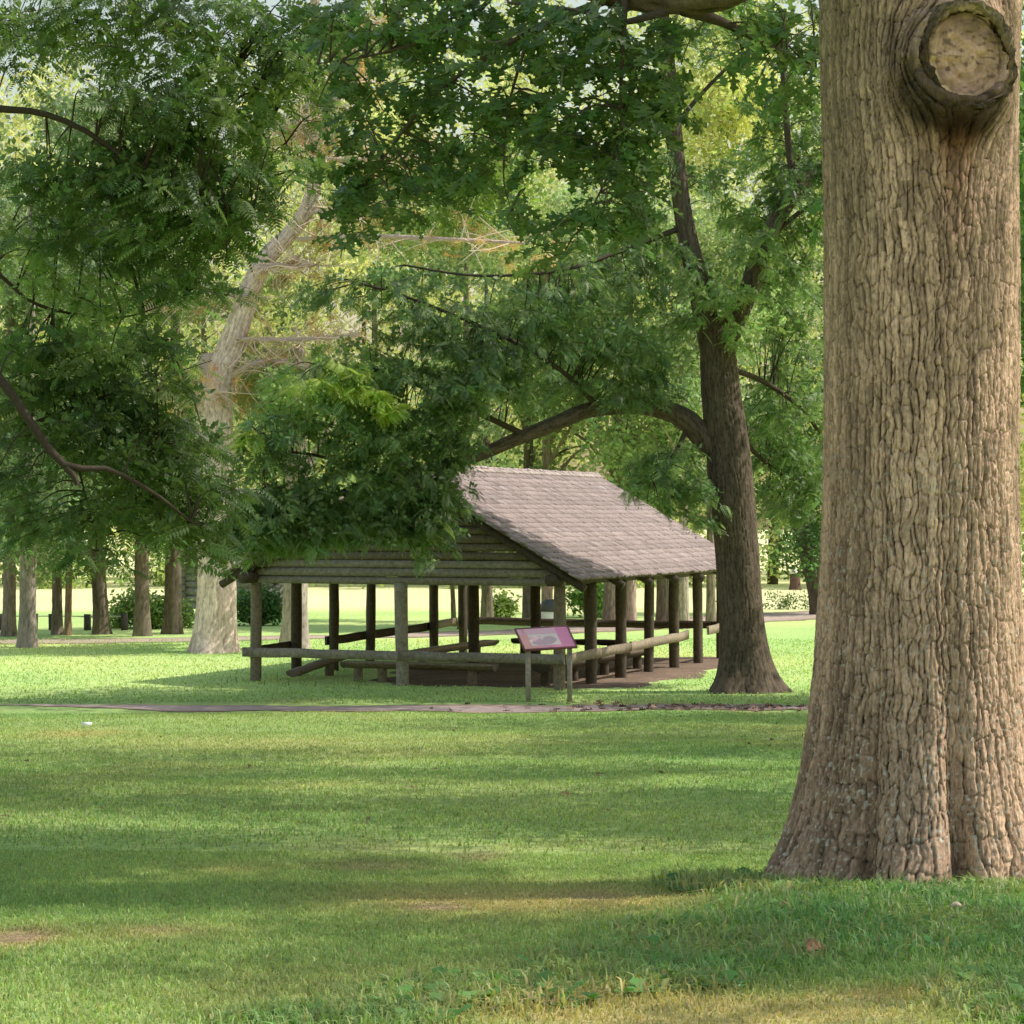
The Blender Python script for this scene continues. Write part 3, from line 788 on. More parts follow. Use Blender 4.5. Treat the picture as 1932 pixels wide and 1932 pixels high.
lb6 = np.array([[*P(1000, -100, 14.5), .02], [*P(880, 40, 14.7), .014], [*P(720, 100, 15), .008], [*P(600, 120, 15.2), .005]])
lb7 = np.array([[*P(1180, -10, 13.9), .02], [*P(1172, 150, 13.9), .012], [*P(1165, 280, 14), .008], [*P(1100, 430, 14.1), .005]])
lb8 = np.array([[*P(1000, 60, 14.4), .012], [*P(960, 200, 14.4), .008], [*P(950, 330, 14.4), .005], [*P(965, 400, 14.4), .003]])
tw = MB()
for q in (lb2, lb3, lb5, lb6, lb7, lb8): tube(tw, q, 24, 8, OAKB)
tube(tw, lb4, 14, 6, (.30, .28, .24))
for q in ([(1100, 22), (1060, 15), (1020, 40)], [(1330, 40), (1300, 80), (1285, 120)], [(1150, 330), (1140, 390), (1132, 470)], [(1160, 45), (1100, 110), (1010, 150)], [(900, 60), (930, 80), (990, 60)]):
    tube(tw, np.array([[*P(a, b, 13.9 + i * .05), .006 - .0015 * i] for i, (a, b) in enumerate(q)]), 10, 5, (.16, .13, .10))
limb_o = np.vstack([catmull(q, 20) for q in (limbpts, lb2, lb3, lb5, lb6, lb7, lb8)])
lf = MB()
OAKG = (.105, .175, .058)
for (u, v, ru, rv, d, nt, ct) in [
    (640, 30, 110, 60, 15.2, 16, 0), (790, 40, 130, 80, 15, 26, 0), (930, 50, 130, 90, 14.7, 28, 0), (1080, 60, 130, 80, 14.2, 24, 0), (1190, 90, 110, 90, 14, 20, 0),
    (680, 150, 80, 80, 15.2, 14, 0), (790, 180, 110, 110, 15, 26, 0), (930, 180, 120, 100, 14.6, 24, .3), (1080, 190, 110, 100, 14.2, 24, 0), (1190, 210, 90, 90, 14, 18, 0),
    (680, 300, 70, 70, 15.1, 16, 0), (800, 300, 90, 60, 15, 16, .25), (920, 290, 80, 50, 14.6, 10, .3), (1040, 290, 80, 60, 14.3, 12, .2), (1170, 310, 90, 70, 14.1, 16, 0), (1240, 200, 60, 100, 14, 14, 0),
    (690, 400, 70, 60, 15.1, 14, 0), (760, 370, 60, 40, 15, 7, 0), (960, 395, 50, 32, 14.4, 5, 0), (1100, 420, 60, 40, 14.1, 9, 0), (1200, 400, 70, 50, 14.2, 10, 0), (880, 360, 60, 30, 14.7, 5, 0),
    (1420, 70, 60, 40, 14.1, 8, 0), (1510, 120, 70, 70, 14.4, 13, 0), (1480, 20, 90, 40, 14.4, 10, 0), (1040, 470, 60, 30, 14.2, 4, 0)]:
    s_ = d / F
    spray_blob(lf, tw, P(u, v, d), (ru * s_, .7, rv * s_), limb_o, int(nt * 1.1), 8, [OAK_A, OAK_B], OAKG, OAKB, .26, .95, .5, .0, .0035, .25, ct)
# upper crown, above the picture: shades the lawn
upb = []
for i in range(34):
    a = rng.random() * 6.28; r_ = 8.5 * math.sqrt(rng.random()); upb.append((BX + r_ * math.cos(a) + 1.0, BY + r_ * math.sin(a) + 1.5, 11 + rng.uniform(-1.2, 5), 2.2, 2.2, 1.3))
crown_clumps(lf, upb, 5600, CL_A, (.08, .16, .035), .25, .9, .1, 0.25, .5, 3)
lf.build('crown', M_OAK, oak); 
for i in range(7):
    a = i * .9 + .3; h = 6.6 + .2 * i; r_ = 5.5
    e_ = np.array([BX + r_ * math.cos(a), BY + r_ * math.sin(a), 12.5])
    tube(tw, np.array([[BX, BY, BZ + h * .95, .22], [*(np.array([BX, BY, BZ + h + 1.5]) * .6 + e_ * .4), .15], [*e_, .05]]), 14, 8, OAKB)
tw.build('branches', M_TWIG, oak, True)

# ================================================================== THE MIDDLE TREE (compound leaves, long arching limb)
MY = 46.1; mb_ = G(1405, MY)
mid = empty('walnut_tree', mb_, 'forked tree beside the pavilion with a long arching limb hanging leaves over its roof', 'tree')
def PR(rows, Y0):
    o = []
    for r_ in rows:
        Y = Y0 if len(r_) < 4 else r_[3]
        o.append([*P(r_[0], r_[1], Y), r_[2] * .5 / F * Y])
    return np.array(o)
MD, ML = (.026, .018, .012), (.125, .090, .062)
m_ = MB()
trunk(m_, PR([(1405, 1316, 84), (1403, 1250, 84), (1398, 1150, 80), (1388, 1000, 80), (1374, 860, 80), (1360, 740, 72), (1354, 660, 64), (1350, 600, 52)], MY), 320, 150, MD, ML, .07, .30, .035, 21, .42, .42)
mtk = m_.build('trunk', M_BARK, mid, True)
stems = [PR([(1352, 690, 50), (1330, 590, 44), (1312, 510, 40), (1292, 420, 34), (1278, 320, 31), (1268, 200, 28), (1255, 60, 22), (1240, -90, 16)], MY),
         PR([(1358, 690, 44), (1385, 610, 40), (1412, 550, 36), (1430, 490, 34), (1462, 420, 30), (1510, 352, 28, 46.5), (1580, 285, 24, 47), (1700, 180, 18, 47.5)], MY),
         PR([(1345, 850, 46), (1318, 815, 45), (1288, 788, 40), (1245, 772, 34), (1190, 766, 30), (1110, 774, 28, 45.6), (1045, 800, 27, 45.3), (970, 830, 24, 45), (890, 864, 20, 44.7), (800, 885, 15, 44.5), (700, 905, 10, 44.3), (600, 950, 6, 44.2)], MY)]
for i, q in enumerate(stems):
    m_ = MB(); trunk(m_, q, 150, 48, MD, ML, .06, .22, .02, 30 + i); m_.build('limb', M_BARK, mid, True)
sm = [PR([(1500, 362, 14), (1488, 280, 13), (1482, 200, 12), (1474, 90, 10)], MY), PR([(1462, 440, 10), (1510, 400, 9), (1570, 368, 8)], MY),
      PR([(1130, 770, 10, 45.6), (1060, 700, 9, 45), (960, 640, 8, 44.5), (820, 580, 6, 44), (720, 545, 4, 44)], MY), PR([(990, 820, 12, 45), (860, 760, 10, 44.5), (720, 700, 7, 44), (600, 690, 4, 43.6)], MY),
      PR([(1285, 430, 12), (1180, 470, 9, 45.6), (1060, 510, 7, 45), (900, 520, 5, 44.6), (760, 500, 4, 44.4)], MY), PR([(880, 865, 12, 44.7), (760, 960, 8, 44.3), (620, 1010, 5, 44), (500, 1030, 3, 43.8)], MY),
      PR([(720, 900, 8, 44.3), (600, 860, 6, 44), (500, 850, 4, 43.6)], MY), PR([(1300, 800, 10), (1270, 860, 8, 45.5), (1230, 900, 5, 45.3)], MY), PR([(1360, 690, 14), (1440, 720, 10, 47), (1520, 780, 8, 47.6), (1580, 880, 5, 48)], MY),
      PR([(1370, 780, 12, 46.6), (1420, 850, 9, 47.4), (1480, 900, 7, 48), (1550, 945, 4, 48)], MY), PR([(1270, 240, 10), (1330, 170, 8, 46.6), (1400, 100, 6, 47)], MY)]
tw = MB()
for q in sm: tube(tw, q, 22, 8, (.055, .04, .028))
limb_m = np.vstack([catmull(q, 30) for q in stems + sm])
lf = MB()
WG = (.130, .205, .072); WG2 = (.18, .27, .08)
for (u, v, ru, rv, d, nt, g, ct) in [
    (630, 550, 70, 30, 44.4, 12, 1, .2), (740, 540, 90, 40, 44.3, 22, 1, 0), (880, 520, 80, 30, 44.6, 9, 1, .3), (800, 610, 130, 55, 44, 34, 1, 0), (900, 640, 120, 60, 44.3, 34, 1, 0), (1010, 600, 100, 80, 45, 34, 1, 0),
    (690, 690, 130, 55, 43.8, 36, 2, 0), (830, 720, 150, 70, 44, 52, 1, 0), (950, 705, 110, 55, 44.5, 34, 1, 0), (580, 740, 100, 55, 43.6, 30, 2, 0), (650, 810, 150, 75, 43.8, 54, 1, 0), (790, 830, 120, 80, 44, 46, 1, 0), (850, 785, 70, 45, 44.5, 18, 1, 0),
    (510, 830, 90, 60, 43.6, 26, 1, 0), (530, 930, 120, 85, 43.7, 50, 1, 0), (650, 940, 120, 90, 43.9, 60, 1, 0), (560, 1005, 90, 30, 43.8, 22, 1, 0), (770, 930, 100, 80, 44.2, 42, 1, 0), (840, 900, 60, 80, 44.4, 24, 1, 0), (590, 995, 130, 40, 43.9, 40, 1, 0), (500, 985, 80, 70, 43.7, 34, 1, 0), (760, 980, 80, 40, 44.1, 26, 1, 0), (440, 1010, 40, 50, 43.6, 14, 1, 0), (830, 960, 45, 60, 44.3, 18, 1, 0), (720, 985, 90, 35, 44.1, 22, 1, 0), (480, 1000, 60, 60, 43.7, 16, 1, .2), (810, 985, 45, 50, 44.3, 12, 1, 0), (790, 1040, 25, 22, 44.2, 4, 1, 0), (560, 1030, 60, 14, 44, 8, 1, 0),
    (1090, 660, 90, 70, 45.2, 30, 1, 0), (1170, 650, 90, 80, 45.6, 28, 1, 0), (1060, 720, 70, 20, 45.3, 8, 1, 0), (1220, 710, 70, 50, 45.8, 16, 1, 0), (1190, 540, 110, 90, 45.8, 34, 1, .1), (1090, 540, 100, 60, 45.2, 22, 1, 0), (1230, 450, 80, 60, 46, 18, 1, .1),
    (1340, 545, 55, 50, 45.3, 14, 2, 0), (1300, 610, 50, 30, 45.5, 8, 2, 0), (1390, 620, 60, 40, 46, 10, 2, 0),
    (1440, 470, 50, 50, 45.6, 12, 2, 0), (1500, 370, 60, 40, 45.9, 14, 1, 0), (1540, 320, 50, 50, 46.2, 12, 1, 0), (1400, 560, 40, 30, 45.6, 7, 2, 0), (1300, 480, 30, 40, 45.5, 5, 1, 0), (1150, 745, 50, 22, 45.2, 8, 1, 0), (1230, 755, 40, 18, 45.5, 6, 1, 0),
    (1480, 500, 70, 80, 47, 26, 1, 0), (1430, 400, 80, 60, 47, 20, 2, 0), (1530, 420, 60, 90, 47.2, 22, 1, 0), (1500, 300, 80, 80, 47, 22, 1, 0), (1430, 300, 50, 60, 47, 10, 2, .2), (1480, 180, 80, 80, 47, 22, 1, 0), (1540, 240, 50, 80, 47, 14, 1, 0), (1440, 60, 80, 60, 47, 12, 1, .2), (1560, 60, 60, 90, 47.2, 14, 1, 0),
    (1500, 620, 70, 90, 47.4, 26, 1, .15), (1480, 760, 90, 80, 47.6, 36, 1, 0), (1540, 860, 50, 90, 48, 20, 1, 0), (1460, 870, 70, 70, 47.8, 26, 1, 0), (1500, 950, 70, 50, 48, 16, 1, .2),
    (1225, 870, 40, 25, 45.5, 8, 1, 0), (1265, 905, 55, 40, 45.4, 16, 1, 0), (1205, 910, 25, 22, 45.3, 4, 1, 0), (1305, 940, 35, 35, 45.6, 9, 1, 0), (1250, 950, 25, 14, 45.4, 3, 1, 0), (1325, 985, 20, 16, 45.6, 3, 1, 0), (1290, 860, 35, 30, 45.7, 7, 1, 0),
    (1330, 330, 50, 60, 46.6, 10, 1, 0), (1220, 330, 60, 90, 46.4, 18, 1, .1), (1300, 60, 60, 60, 46.5, 10, 1, 0), (1380, 0, 80, 40, 47, 10, 1, 0)]:
    s_ = d / F
    spray_blob(lf, tw, P(u, v, d), (ru * s_, .9, rv * s_), limb_m, int(nt * 1.35), 8, [PIN_B, PIN_C, SPR4], WG if g == 1 else WG2, (.05, .036, .025), .45, .9, .45, .0, .006, .25, ct)
# sprays painted lime green for sun glowing through the limb's leaves
for (u, v, ru, rv) in [(640, 690, 50, 18), (600, 715, 40, 12), (660, 725, 40, 10), (745, 770, 25, 8), (470, 820, 25, 8), (700, 740, 30, 8)]:
    spray_blob(lf, tw, P(u, v, 43.2), (ru * .0097, .25, rv * .0097), limb_m, 7, 9, [PIN_C], (.33, .43, .07), (.1, .09, .03), .6, .9, .3, 0, .005, .15)
upb = [(mb_[0] + rng.uniform(-1, 6), MY + rng.uniform(-5, 1), rng.uniform(14.5, 17), 2.4, 2.4, 1.4) for _ in range(7)]
crown_clumps(lf, upb, 500, CL_B, (.07, .15, .03), .25, .8, .3, .40, .5, 5)
crown_clumps(lf, [(rng.uniform(6.8, 13), rng.uniform(42, 46.8), rng.uniform(6.5, 11), 1.5, 1.3, 1.2) for _ in range(14)], 900, CL_B, (.07, .15, .03), .25, .7, .3, .36, .5, 15)  # out-of-view leaf clumps added only to shade the grass before the pavilion
lf.build('crown', M_WALNUT, mid); tw.build('branches', M_TWIG, mid, True)

# ================================================================== THE LEFT TREE (branches come in from outside the frame)
LX, LY = -9.0, 23.0
left = empty('walnut_tree', (LX, LY, float(gz(LX, LY))), 'dark leafy branches with large feather-like leaves hanging in from the left edge', 'tree')
lg = float(gz(LX, LY))
m_ = MB(); trunk(m_, [[LX, LY, lg - .2, .42], [LX + .05, LY, lg + 2, .38], [LX + .1, LY, lg + 5, .34], [LX + .2, LY, lg + 9, .22]], 120, 80, MD, ML, .07, .3, .03, 41, .3, .5); m_.build('trunk', M_BARK, left, True)
lim = [np.array([[LX + .1, LY, 4.6, .16], [*P(-250, 560, 21.2), .07], [*P(-80, 650, 21.2), .048], [*P(0, 715, 21.2), .042], [*P(60, 800, 21.2), .038], [*P(125, 880, 21.2), .034], [*P(200, 884, 21.3), .025], [*P(290, 930, 21.5), .017], [*P(360, 985, 21.7), .01]]),
       np.array([[LX + .1, LY, 6.6, .14], [*P(-200, 200, 21.5), .06], [*P(0, 206, 21.4), .035], [*P(80, 214, 21.4), .03], [*P(160, 246, 21.4), .026], [*P(250, 305, 21.5), .018], [*P(420, 380, 21.6), .01], [*P(520, 430, 21.7), .005]]),
       np.array([[LX + .1, LY, 5.6, .10], [*P(-100, 470, 22.5), .04], [*P(0, 520, 22.5), .022], [*P(70, 575, 22.5), .016], [*P(220, 600, 22.6), .01], [*P(350, 560, 22.6), .006]]),
       np.array([[LX + .15, LY, 8, .14], [*P(-150, -200, 22), .05], [*P(150, -90, 22), .03], [*P(350, 30, 22.2), .016], [*P(500, 190, 22.4), .01], [*P(560, 320, 22.5), .006]]),
       np.array([[*P(125, 882, 21.2), .035], [*P(140, 900, 21.2), .03], [*P(146, 915, 21.2), .022]]),
       np.array([[*P(150, 890, 22), .012], [*P(165, 950, 22), .009], [*P(180, 1000, 22), .006], [*P(182, 1040, 22), .004]]),
       np.array([[*P(240, 905, 22.1), .014], [*P(270, 880, 22.1), .01], [*P(300, 850, 22.1), .006]]),
       np.array([[*P(60, 800, 22), .02], [*P(160, 760, 22.2), .012], [*P(280, 720, 22.4), .008], [*P(400, 680, 22.5), .004]])]
tw = MB()
for i, q in enumerate(lim): tube(tw, q, 40, 10, (.05, .036, .026), .08, seed=i)
limb_l = np.vstack([catmull(q, 30) for q in lim])
lf = MB(); LGc = (.095, .155, .048); LG2 = (.165, .245, .070)
for (u, v, ru, rv, d, nt, g, ct) in [
    (560, 130, 50, 60, 22.3, 9, 2, 0), (575, 320, 40, 45, 22.3, 6, 2, 0), (590, 210, 30, 30, 22.4, 3, 2, 0), (50, 880, 60, 50, 22, 7, 1, .1), (60, 980, 60, 45, 22, 7, 1, .1), (30, 30, 60, 40, 22, 6, 1, 0), (140, 20, 80, 40, 22, 9, 1, 0), (300, 10, 90, 30, 22, 9, 1, 0),
    (60, 60, 110, 80, 22, 16, 1, .3), (220, 60, 130, 90, 22, 26, 2, .15), (380, 80, 130, 100, 22.2, 30, 2, .1), (510, 80, 80, 90, 22.4, 20, 1, .1), (600, 20, 70, 40, 22.4, 8, 1, 0),
    (90, 180, 120, 80, 21.6, 18, 1, .3), (260, 220, 130, 100, 21.6, 30, 1, 0), (400, 220, 110, 110, 22, 28, 2, 0), (490, 260, 50, 100, 22.4, 20, 2, 0),
    (80, 320, 120, 80, 21.8, 18, 1, .3), (230, 350, 130, 90, 21.8, 30, 1, 0), (380, 350, 110, 90, 21.8, 28, 1, 0), (470, 370, 50, 50, 22, 11, 1, 0),
    (300, 450, 130, 60, 22, 26, 1, 0), (400, 430, 90, 50, 22, 15, 1, 0), (150, 450, 120, 60, 22.2, 14, 1, .35), (50, 500, 80, 70, 22.5, 10, 2, .35), (330, 540, 60, 30, 22.5, 8, 1, 0), (410, 550, 25, 40, 22.2, 3, 1, 0), (170, 560, 120, 40, 22.5, 10, 2, .35),
    (60, 650, 90, 70, 22.2, 18, 1, 0), (180, 650, 110, 60, 22.4, 18, 2, .2), (290, 640, 70, 50, 22.5, 10, 1, .2), (90, 740, 100, 60, 22.1, 20, 1, 0), (220, 730, 100, 60, 22.3, 20, 1, .1), (320, 720, 50, 50, 22.4, 7, 2, .1),
    (160, 820, 110, 50, 22.1, 20, 1, 0), (290, 820, 110, 60, 22.2, 22, 1, 0), (360, 820, 50, 60, 22.4, 10, 1, 0), (40, 800, 50, 60, 22, 7, 1, .2), (240, 870, 90, 40, 22.2, 12, 1, .1),
    (330, 900, 90, 60, 22.3, 18, 1, 0), (230, 960, 100, 40, 22.2, 12, 1, .2), (330, 980, 90, 45, 22.3, 15, 1, 0), (410, 950, 50, 70, 22.4, 11, 1, 0), (150, 985, 60, 40, 22, 6, 1, .2), (390, 1030, 50, 30, 22.4, 5, 1, 0), (180, 1045, 50, 22, 22, 4, 1, 0), (60, 950, 60, 25, 22, 3, 1, 0)]:
    s_ = d / F
    spray_blob(lf, tw, P(u, v, d), (ru * s_, .8, rv * s_), limb_l, int(nt * 1.5), 6, [PIN_A, PIN_B, SPR4], LGc if g == 1 else LG2, (.05, .036, .025), .36, .72, .4, .0, .0045, .25, ct)
upb = [(LX + rng.uniform(-4, 4), LY + rng.uniform(-5, 5), rng.uniform(9.5, 15), 2.2, 2.2, 1.4) for _ in range(14)]
crown_clumps(lf, upb, 1500, CL_B, (.07, .15, .03), .25, .8, .3, .42, .5, 6)
lf.build('crown', M_WALNUT, left); tw.build('branches', M_TWIG, left, True)

# ================================================================== BACKGROUND TREES
PALE_D, PALE_L = (.36, .22, .18), (.92, .69, .60)
pine = empty('pine_tree', G(402, 59.8), 'tall leaning tree with pale pinkish sunlit bark and dead side branches', 'tree')
ppath = PR([(402, 1236, 72), (406, 1180, 72), (409, 1100, 70), (408, 1030, 70), (405, 900, 70), (404, 800, 68), (412, 725, 60), (438, 645, 46), (466, 565, 40), (500, 490, 34), (548, 440, 28), (585, 380, 26), (598, 280, 24), (585, 150, 20), (592, 40, 16), (600, -120, 10)], 59.8)
m_ = MB(); trunk(m_, ppath, 330, 90, PALE_D, PALE_L, .09, .35, .05, 51, .20, .5); m_.build('trunk', M_BARK, pine, True)
br = [PR([(405, 800, 40), (400, 740, 44), (392, 690, 36), (388, 668, 30)], 59.8),
      PR([(430, 712, 14), (470, 690, 12), (520, 682, 9), (600, 700, 5)], 59.6), PR([(455, 640, 9), (540, 641, 9), (620, 637, 8), (680, 632, 5)], 59.5),
      PR([(490, 510, 12), (520, 500, 10), (560, 502, 7), (600, 500, 4)], 59.4), PR([(560, 452, 9), (700, 446, 9), (850, 452, 8), (1010, 460, 5)], 59.3),
      PR([(595, 270, 12), (560, 235, 14), (540, 246, 8)], 59.5), PR([(545, 246, 14), (580, 225, 13), (620, 200, 10), (680, 150, 6)], 59.5), PR([(590, 400, 8), (640, 400, 7), (720, 380, 5)], 59.5),
      PR([(470, 560, 6), (380, 555, 5), (260, 590, 3)], 59.5), PR([(598, 300, 8), (700, 300, 7), (860, 290, 4)], 59.4), PR([(415, 740, 8), (370, 735, 6), (330, 760, 4)], 59.4), PR([(590, 100, 8), (640, 80, 6), (720, 40, 4)], 59.6)]
m_ = MB()
for i, q in enumerate(br): tube(m_, q, 24, 8, (.52, .38, .32), .1, seed=i)
lp = np.vstack([catmull(q, 30) for q in br[1:]])
def twigs(mb, limb, n, ln, col, r):
    for i in range(n):
        a = limb[rng.integers(len(limb)), :3]; d = rng.normal(0, 1, 3) * [1, 1, .6]; d /= np.linalg.norm(d); l = ln * rng.uniform(.4, 1.2)
        b = a + d * l; c = (a + b) / 2 + rng.normal(0, .06 * l, 3)
        tube(mb, np.array([[*a, r], [*c, r * .7], [*b, r * .3]]), 6, 4, np.array(col) * rng.uniform(.7, 1.2), caps=False)
twigs(m_, lp, 900, 1.3, (.80, .58, .48), .013)
m_.build('branches', M_TWIG, pine, True)
def tpl_needles(n, L, w):
    g = np.random.default_rng(5); V = []; Fc = []
    for i in range(n):
        t = g.random(); o = np.array([t * .35, 0, 0]); d = np.array([.6, *g.normal(0, .7, 2)]); d /= np.linalg.norm(d); s_ = np.cross(d, g.normal(0, 1, 3)); s_ /= np.linalg.norm(s_)
        k = len(V); V += [o - s_ * w, o + s_ * w, o + d * L]; Fc += [[k, k + 1, k + 2]]
    return np.array(V), np.array(Fc)
NEED = tpl_needles(22, .22, .008)
lf = MB()
for base, n, lo in (((.60, .36, .17), 420, br[4:]), ((.5, .33, .18), 160, br[1:4]), ((.20, .26, .07), 420, br[4:])):
    L_ = np.vstack([catmull(q, 40) for q in lo]); i = rng.integers(0, len(L_), n)
    p = L_[i, :3] + rng.normal(0, .5, (n, 3)) * [1, .6, .5] + [.25, .5, 0]
    scatter(lf, NEED, p, rot_from(rng.normal(0, 1, (n, 3)) * [1, 1, .5], rng.random(n) * 6), rng.uniform(.8, 1.8, n), leaf_cols(n, base, .25, 0))
cb = [(*P(u, v, 60 + rng.uniform(-1, 2)), 1.2, 1.5, .7) for u, v in ((600, -60), (520, -80), (700, -40), (700, 120), (740, 330), (860, 330), (960, 380), (840, 420), (940, 300), (260, 590))]
crown_clumps(lf, cb, 700, CL_A, (.17, .25, .055), .3, 1.0, .2, .42, .7, 8)
lf.build('crown', M_FAR, pine)

def bg_tree(label, u, v, wid, lean, barkc, crown, height=13., name='tree', group='trees between the pavilion and the far field', flare=1.0, gc=(.06, .13, .03), seed=1, nb=9, ncl=1100, cz0=3.2, cr=3.4, fork=True):
    Y = depth_of(v); b = G(u, Y); w = wid * .88 / F * Y
    t = empty(name, b, label, 'tree', group)
    lx = lean / F * Y
    m_ = MB(); trunk(m_, [[b[0], Y, b[2] - .2, w * .52], [b[0] + lx * .25, Y, b[2] + 1.2, w * .5], [b[0] + lx, Y, b[2] + 4, w * .45], [b[0] + lx * 1.6, Y + .1, b[2] + 7.5, w * .33], [b[0] + lx * 1.8, Y + .2, b[2] + height * .85, w * .12]], 110, 44,
                     np.array(barkc) * .32, np.array(barkc), .10, .4, .04, seed, w * .30 * flare, .40)
    m_.build('trunk', M_BARK, t, True)
    if fork:
        m_ = MB()
        for i in range(5):
            a = rng.random() * 6.28; h0 = rng.uniform(3.8, 6.5); e_ = np.array([b[0] + lx + cr * .75 * math.cos(a), Y + cr * .75 * math.sin(a), b[2] + h0 + rng.uniform(1.2, 3)])
            s_ = np.array([b[0] + lx * min(1.4, h0 / 4), Y, b[2] + h0]); tube(m_, np.array([[*s_, w * .22], [*((s_ + e_) / 2 + [0, 0, .4]), w * .14], [*e_, w * .05]]), 10, 6, np.array(barkc) * .6, .1, seed=i)
        m_.build('branches', M_TWIG, t, True)
    if crown:
        lf = MB(); bl = []
        for i in range(nb):
            a = rng.random() * 6.28; r_ = cr * math.sqrt(rng.random()) * .85; z = b[2] + cz0 + (height - cz0) * rng.random() ** .9
            bl.append((b[0] + lx + r_ * math.cos(a), Y + r_ * math.sin(a), z, cr * .5, cr * .5, cr * .34))
        crown_clumps(lf, bl, ncl, CL_A, gc, .3, 1.0, .25, .36, .6, seed)
        lf.build('crown', M_FAR, t)
    return t
GB = np.array([.26, .20, .15]); PB = np.array([.52, .42, .36]); DB = np.array([.13, .10, .075])
rows = [('leftmost slim brown trunk at the left edge of the picture', 18, 1201, 25, 0, GB * 1.1, 13), ('pale grey trunk with flared foot, second from the left edge', 52, 1221, 33, 2, PB * .75, 14), ('narrow dark trunk just right of the pale flared one, small box beside its foot', 108, 1198, 19, -2, GB * .8, 12),
        ('thinnest reddish stem among the left row of trunks', 128, 1199, 12, 6, np.array([.30, .19, .12]), 9), ('dark trunk leaning left, foot right of the thin reddish stem', 192, 1197, 30, -16, DB * 1.2, 13), ('straight brown trunk standing in front of the round bush', 268, 1200, 29, -1, GB * .8, 14), ('dark flared trunk left of the log cabin', 326, 1196, 33, 2, DB * 1.1, 14),
        ('pale flared trunk seen through the left bays of the pavilion', 557, 1223, 50, 2, PB, 9), ('thin leaning stem seen through the middle of the pavilion', 857, 1182, 8, -14, np.array([.22, .17, .09]), 7), ('stout dark trunk behind the back left corner post of the pavilion', 876, 1187, 22, 2, GB * .7, 14),
        ('slim dark trunk in the bright gap between the two inner posts', 919, 1171, 22, -1, DB * 1.3, 13), ('dark trunk just left of the second inner post of the pavilion', 997, 1180, 24, 0, DB * 1.4, 13), ('pinkish lit trunk above the sign, beside the waste bin', 1032, 1181, 22, 0, np.array([.48, .33, .25]), 14),
        ('trunk leaning right with a wide slanting foot, seen right of the sign', 1150, 1184, 26, 10, GB, 13), ('pale pink trunk between two right side posts', 1191, 1183, 19, 0, np.array([.50, .36, .29]), 13), ('dark trunk seen between the third and fourth right side posts', 1250, 1181, 24, 0, DB * 1.1, 13), ('pale trunk left of the fifth right side post', 1291, 1187, 18, -2, np.array([.50, .38, .32]), 13), ('slim grey trunk near the right end of the pavilion', 1341, 1181, 17, 0, GB * 1.1, 12)]
for i, (lb, u, v, w, ln, bc, h) in enumerate(rows):
    left_row = u < 360
    bg_tree(lb, u, v, w, ln, bc, True, h, seed=60 + i, cz0=2.7 if left_row else 3.4, cr=2.9 if left_row else 2.6, gc=(.15, .21, .095) if left_row else (.25, .32, .14), ncl=(1250 if left_row else 850) if w > 15 else 250, nb=10 if w > 15 else 4, fork=(w > 15 and i != 1))
bg_tree('dark spreading tree beyond the lawn between the forked tree and the near trunk', 1548, 1160, 34, -50, DB * .9, False, 12, seed=90, fork=True)
t_ = [o for o in COL.objects if o.parent is None and o.get('label', '').startswith('dark spreading')][0]
lf = MB(); Yt = depth_of(1160)
crown_clumps(lf, [(*P(u, v, Yt + rng.uniform(-2, 2)), 1.5, 1.6, 1.0) for u, v in ((1500, 700), (1560, 760), (1470, 820), (1540, 880), (1600, 940), (1480, 930), (1560, 1000), (1640, 860), (1500, 560), (1600, 640), (1440, 760), (1700, 760), (1530, 1040))], 1500, CL_A, (.05, .105, .03), .3, 1.0, .2, .36, .6, 21)
lf.build('crown', M_FAR, t_)

# shrubs
def shrub(label, u, v, hu, wu, gc, n, name='shrub', Y=None):
    Y = depth_of(v) if Y is None else Y; b = G(u, Y); w = wu / F * Y; h = hu / F * Y
    t = empty(name, b, label, 'shrub', 'shrubs beyond the lawn')
    m_ = MB()
    for i in range(6):
        a = rng.random() * 6.28; e_ = b + np.array([w * .4 * math.cos(a), w * .4 * math.sin(a), h * .7]); tube(m_, np.array([[*b, .03], [*((b + e_) / 2 + [0, 0, .1]), .02], [*e_, .008]]), 6, 5, (.1, .07, .05), caps=False)
    m_.build('stem', M_TWIG, t)
    lf = MB(); crown_clumps(lf, [(b[0] + rng.uniform(-.5, .5) * w, Y + rng.uniform(-.3, .3) * w, b[2] + h * rng.uniform(.25, .7), w * .33, w * .33, h * .36) for _ in range(7)], n, CL_A, gc, .3, .8, .2, .3, .9, int(u))
    lf.build('foliage', M_FAR, t)
shrub('round bush in sun behind the left row of trunks', 285, 1186, 62, 130, (.13, .20, .05), 420)
shrub('dark green bush at the corner of the log cabin, behind the left front post', 495, 1180, 70, 60, (.05, .11, .035), 260)
shrub('small bush beside the slim trunk behind the pavilion', 942, 1168, 40, 40, (.14, .20, .05), 120)
shrub('leafy young tree seen over the sign, right of the corner post', 1105, 1165, 70, 50, (.09, .17, .04), 240)

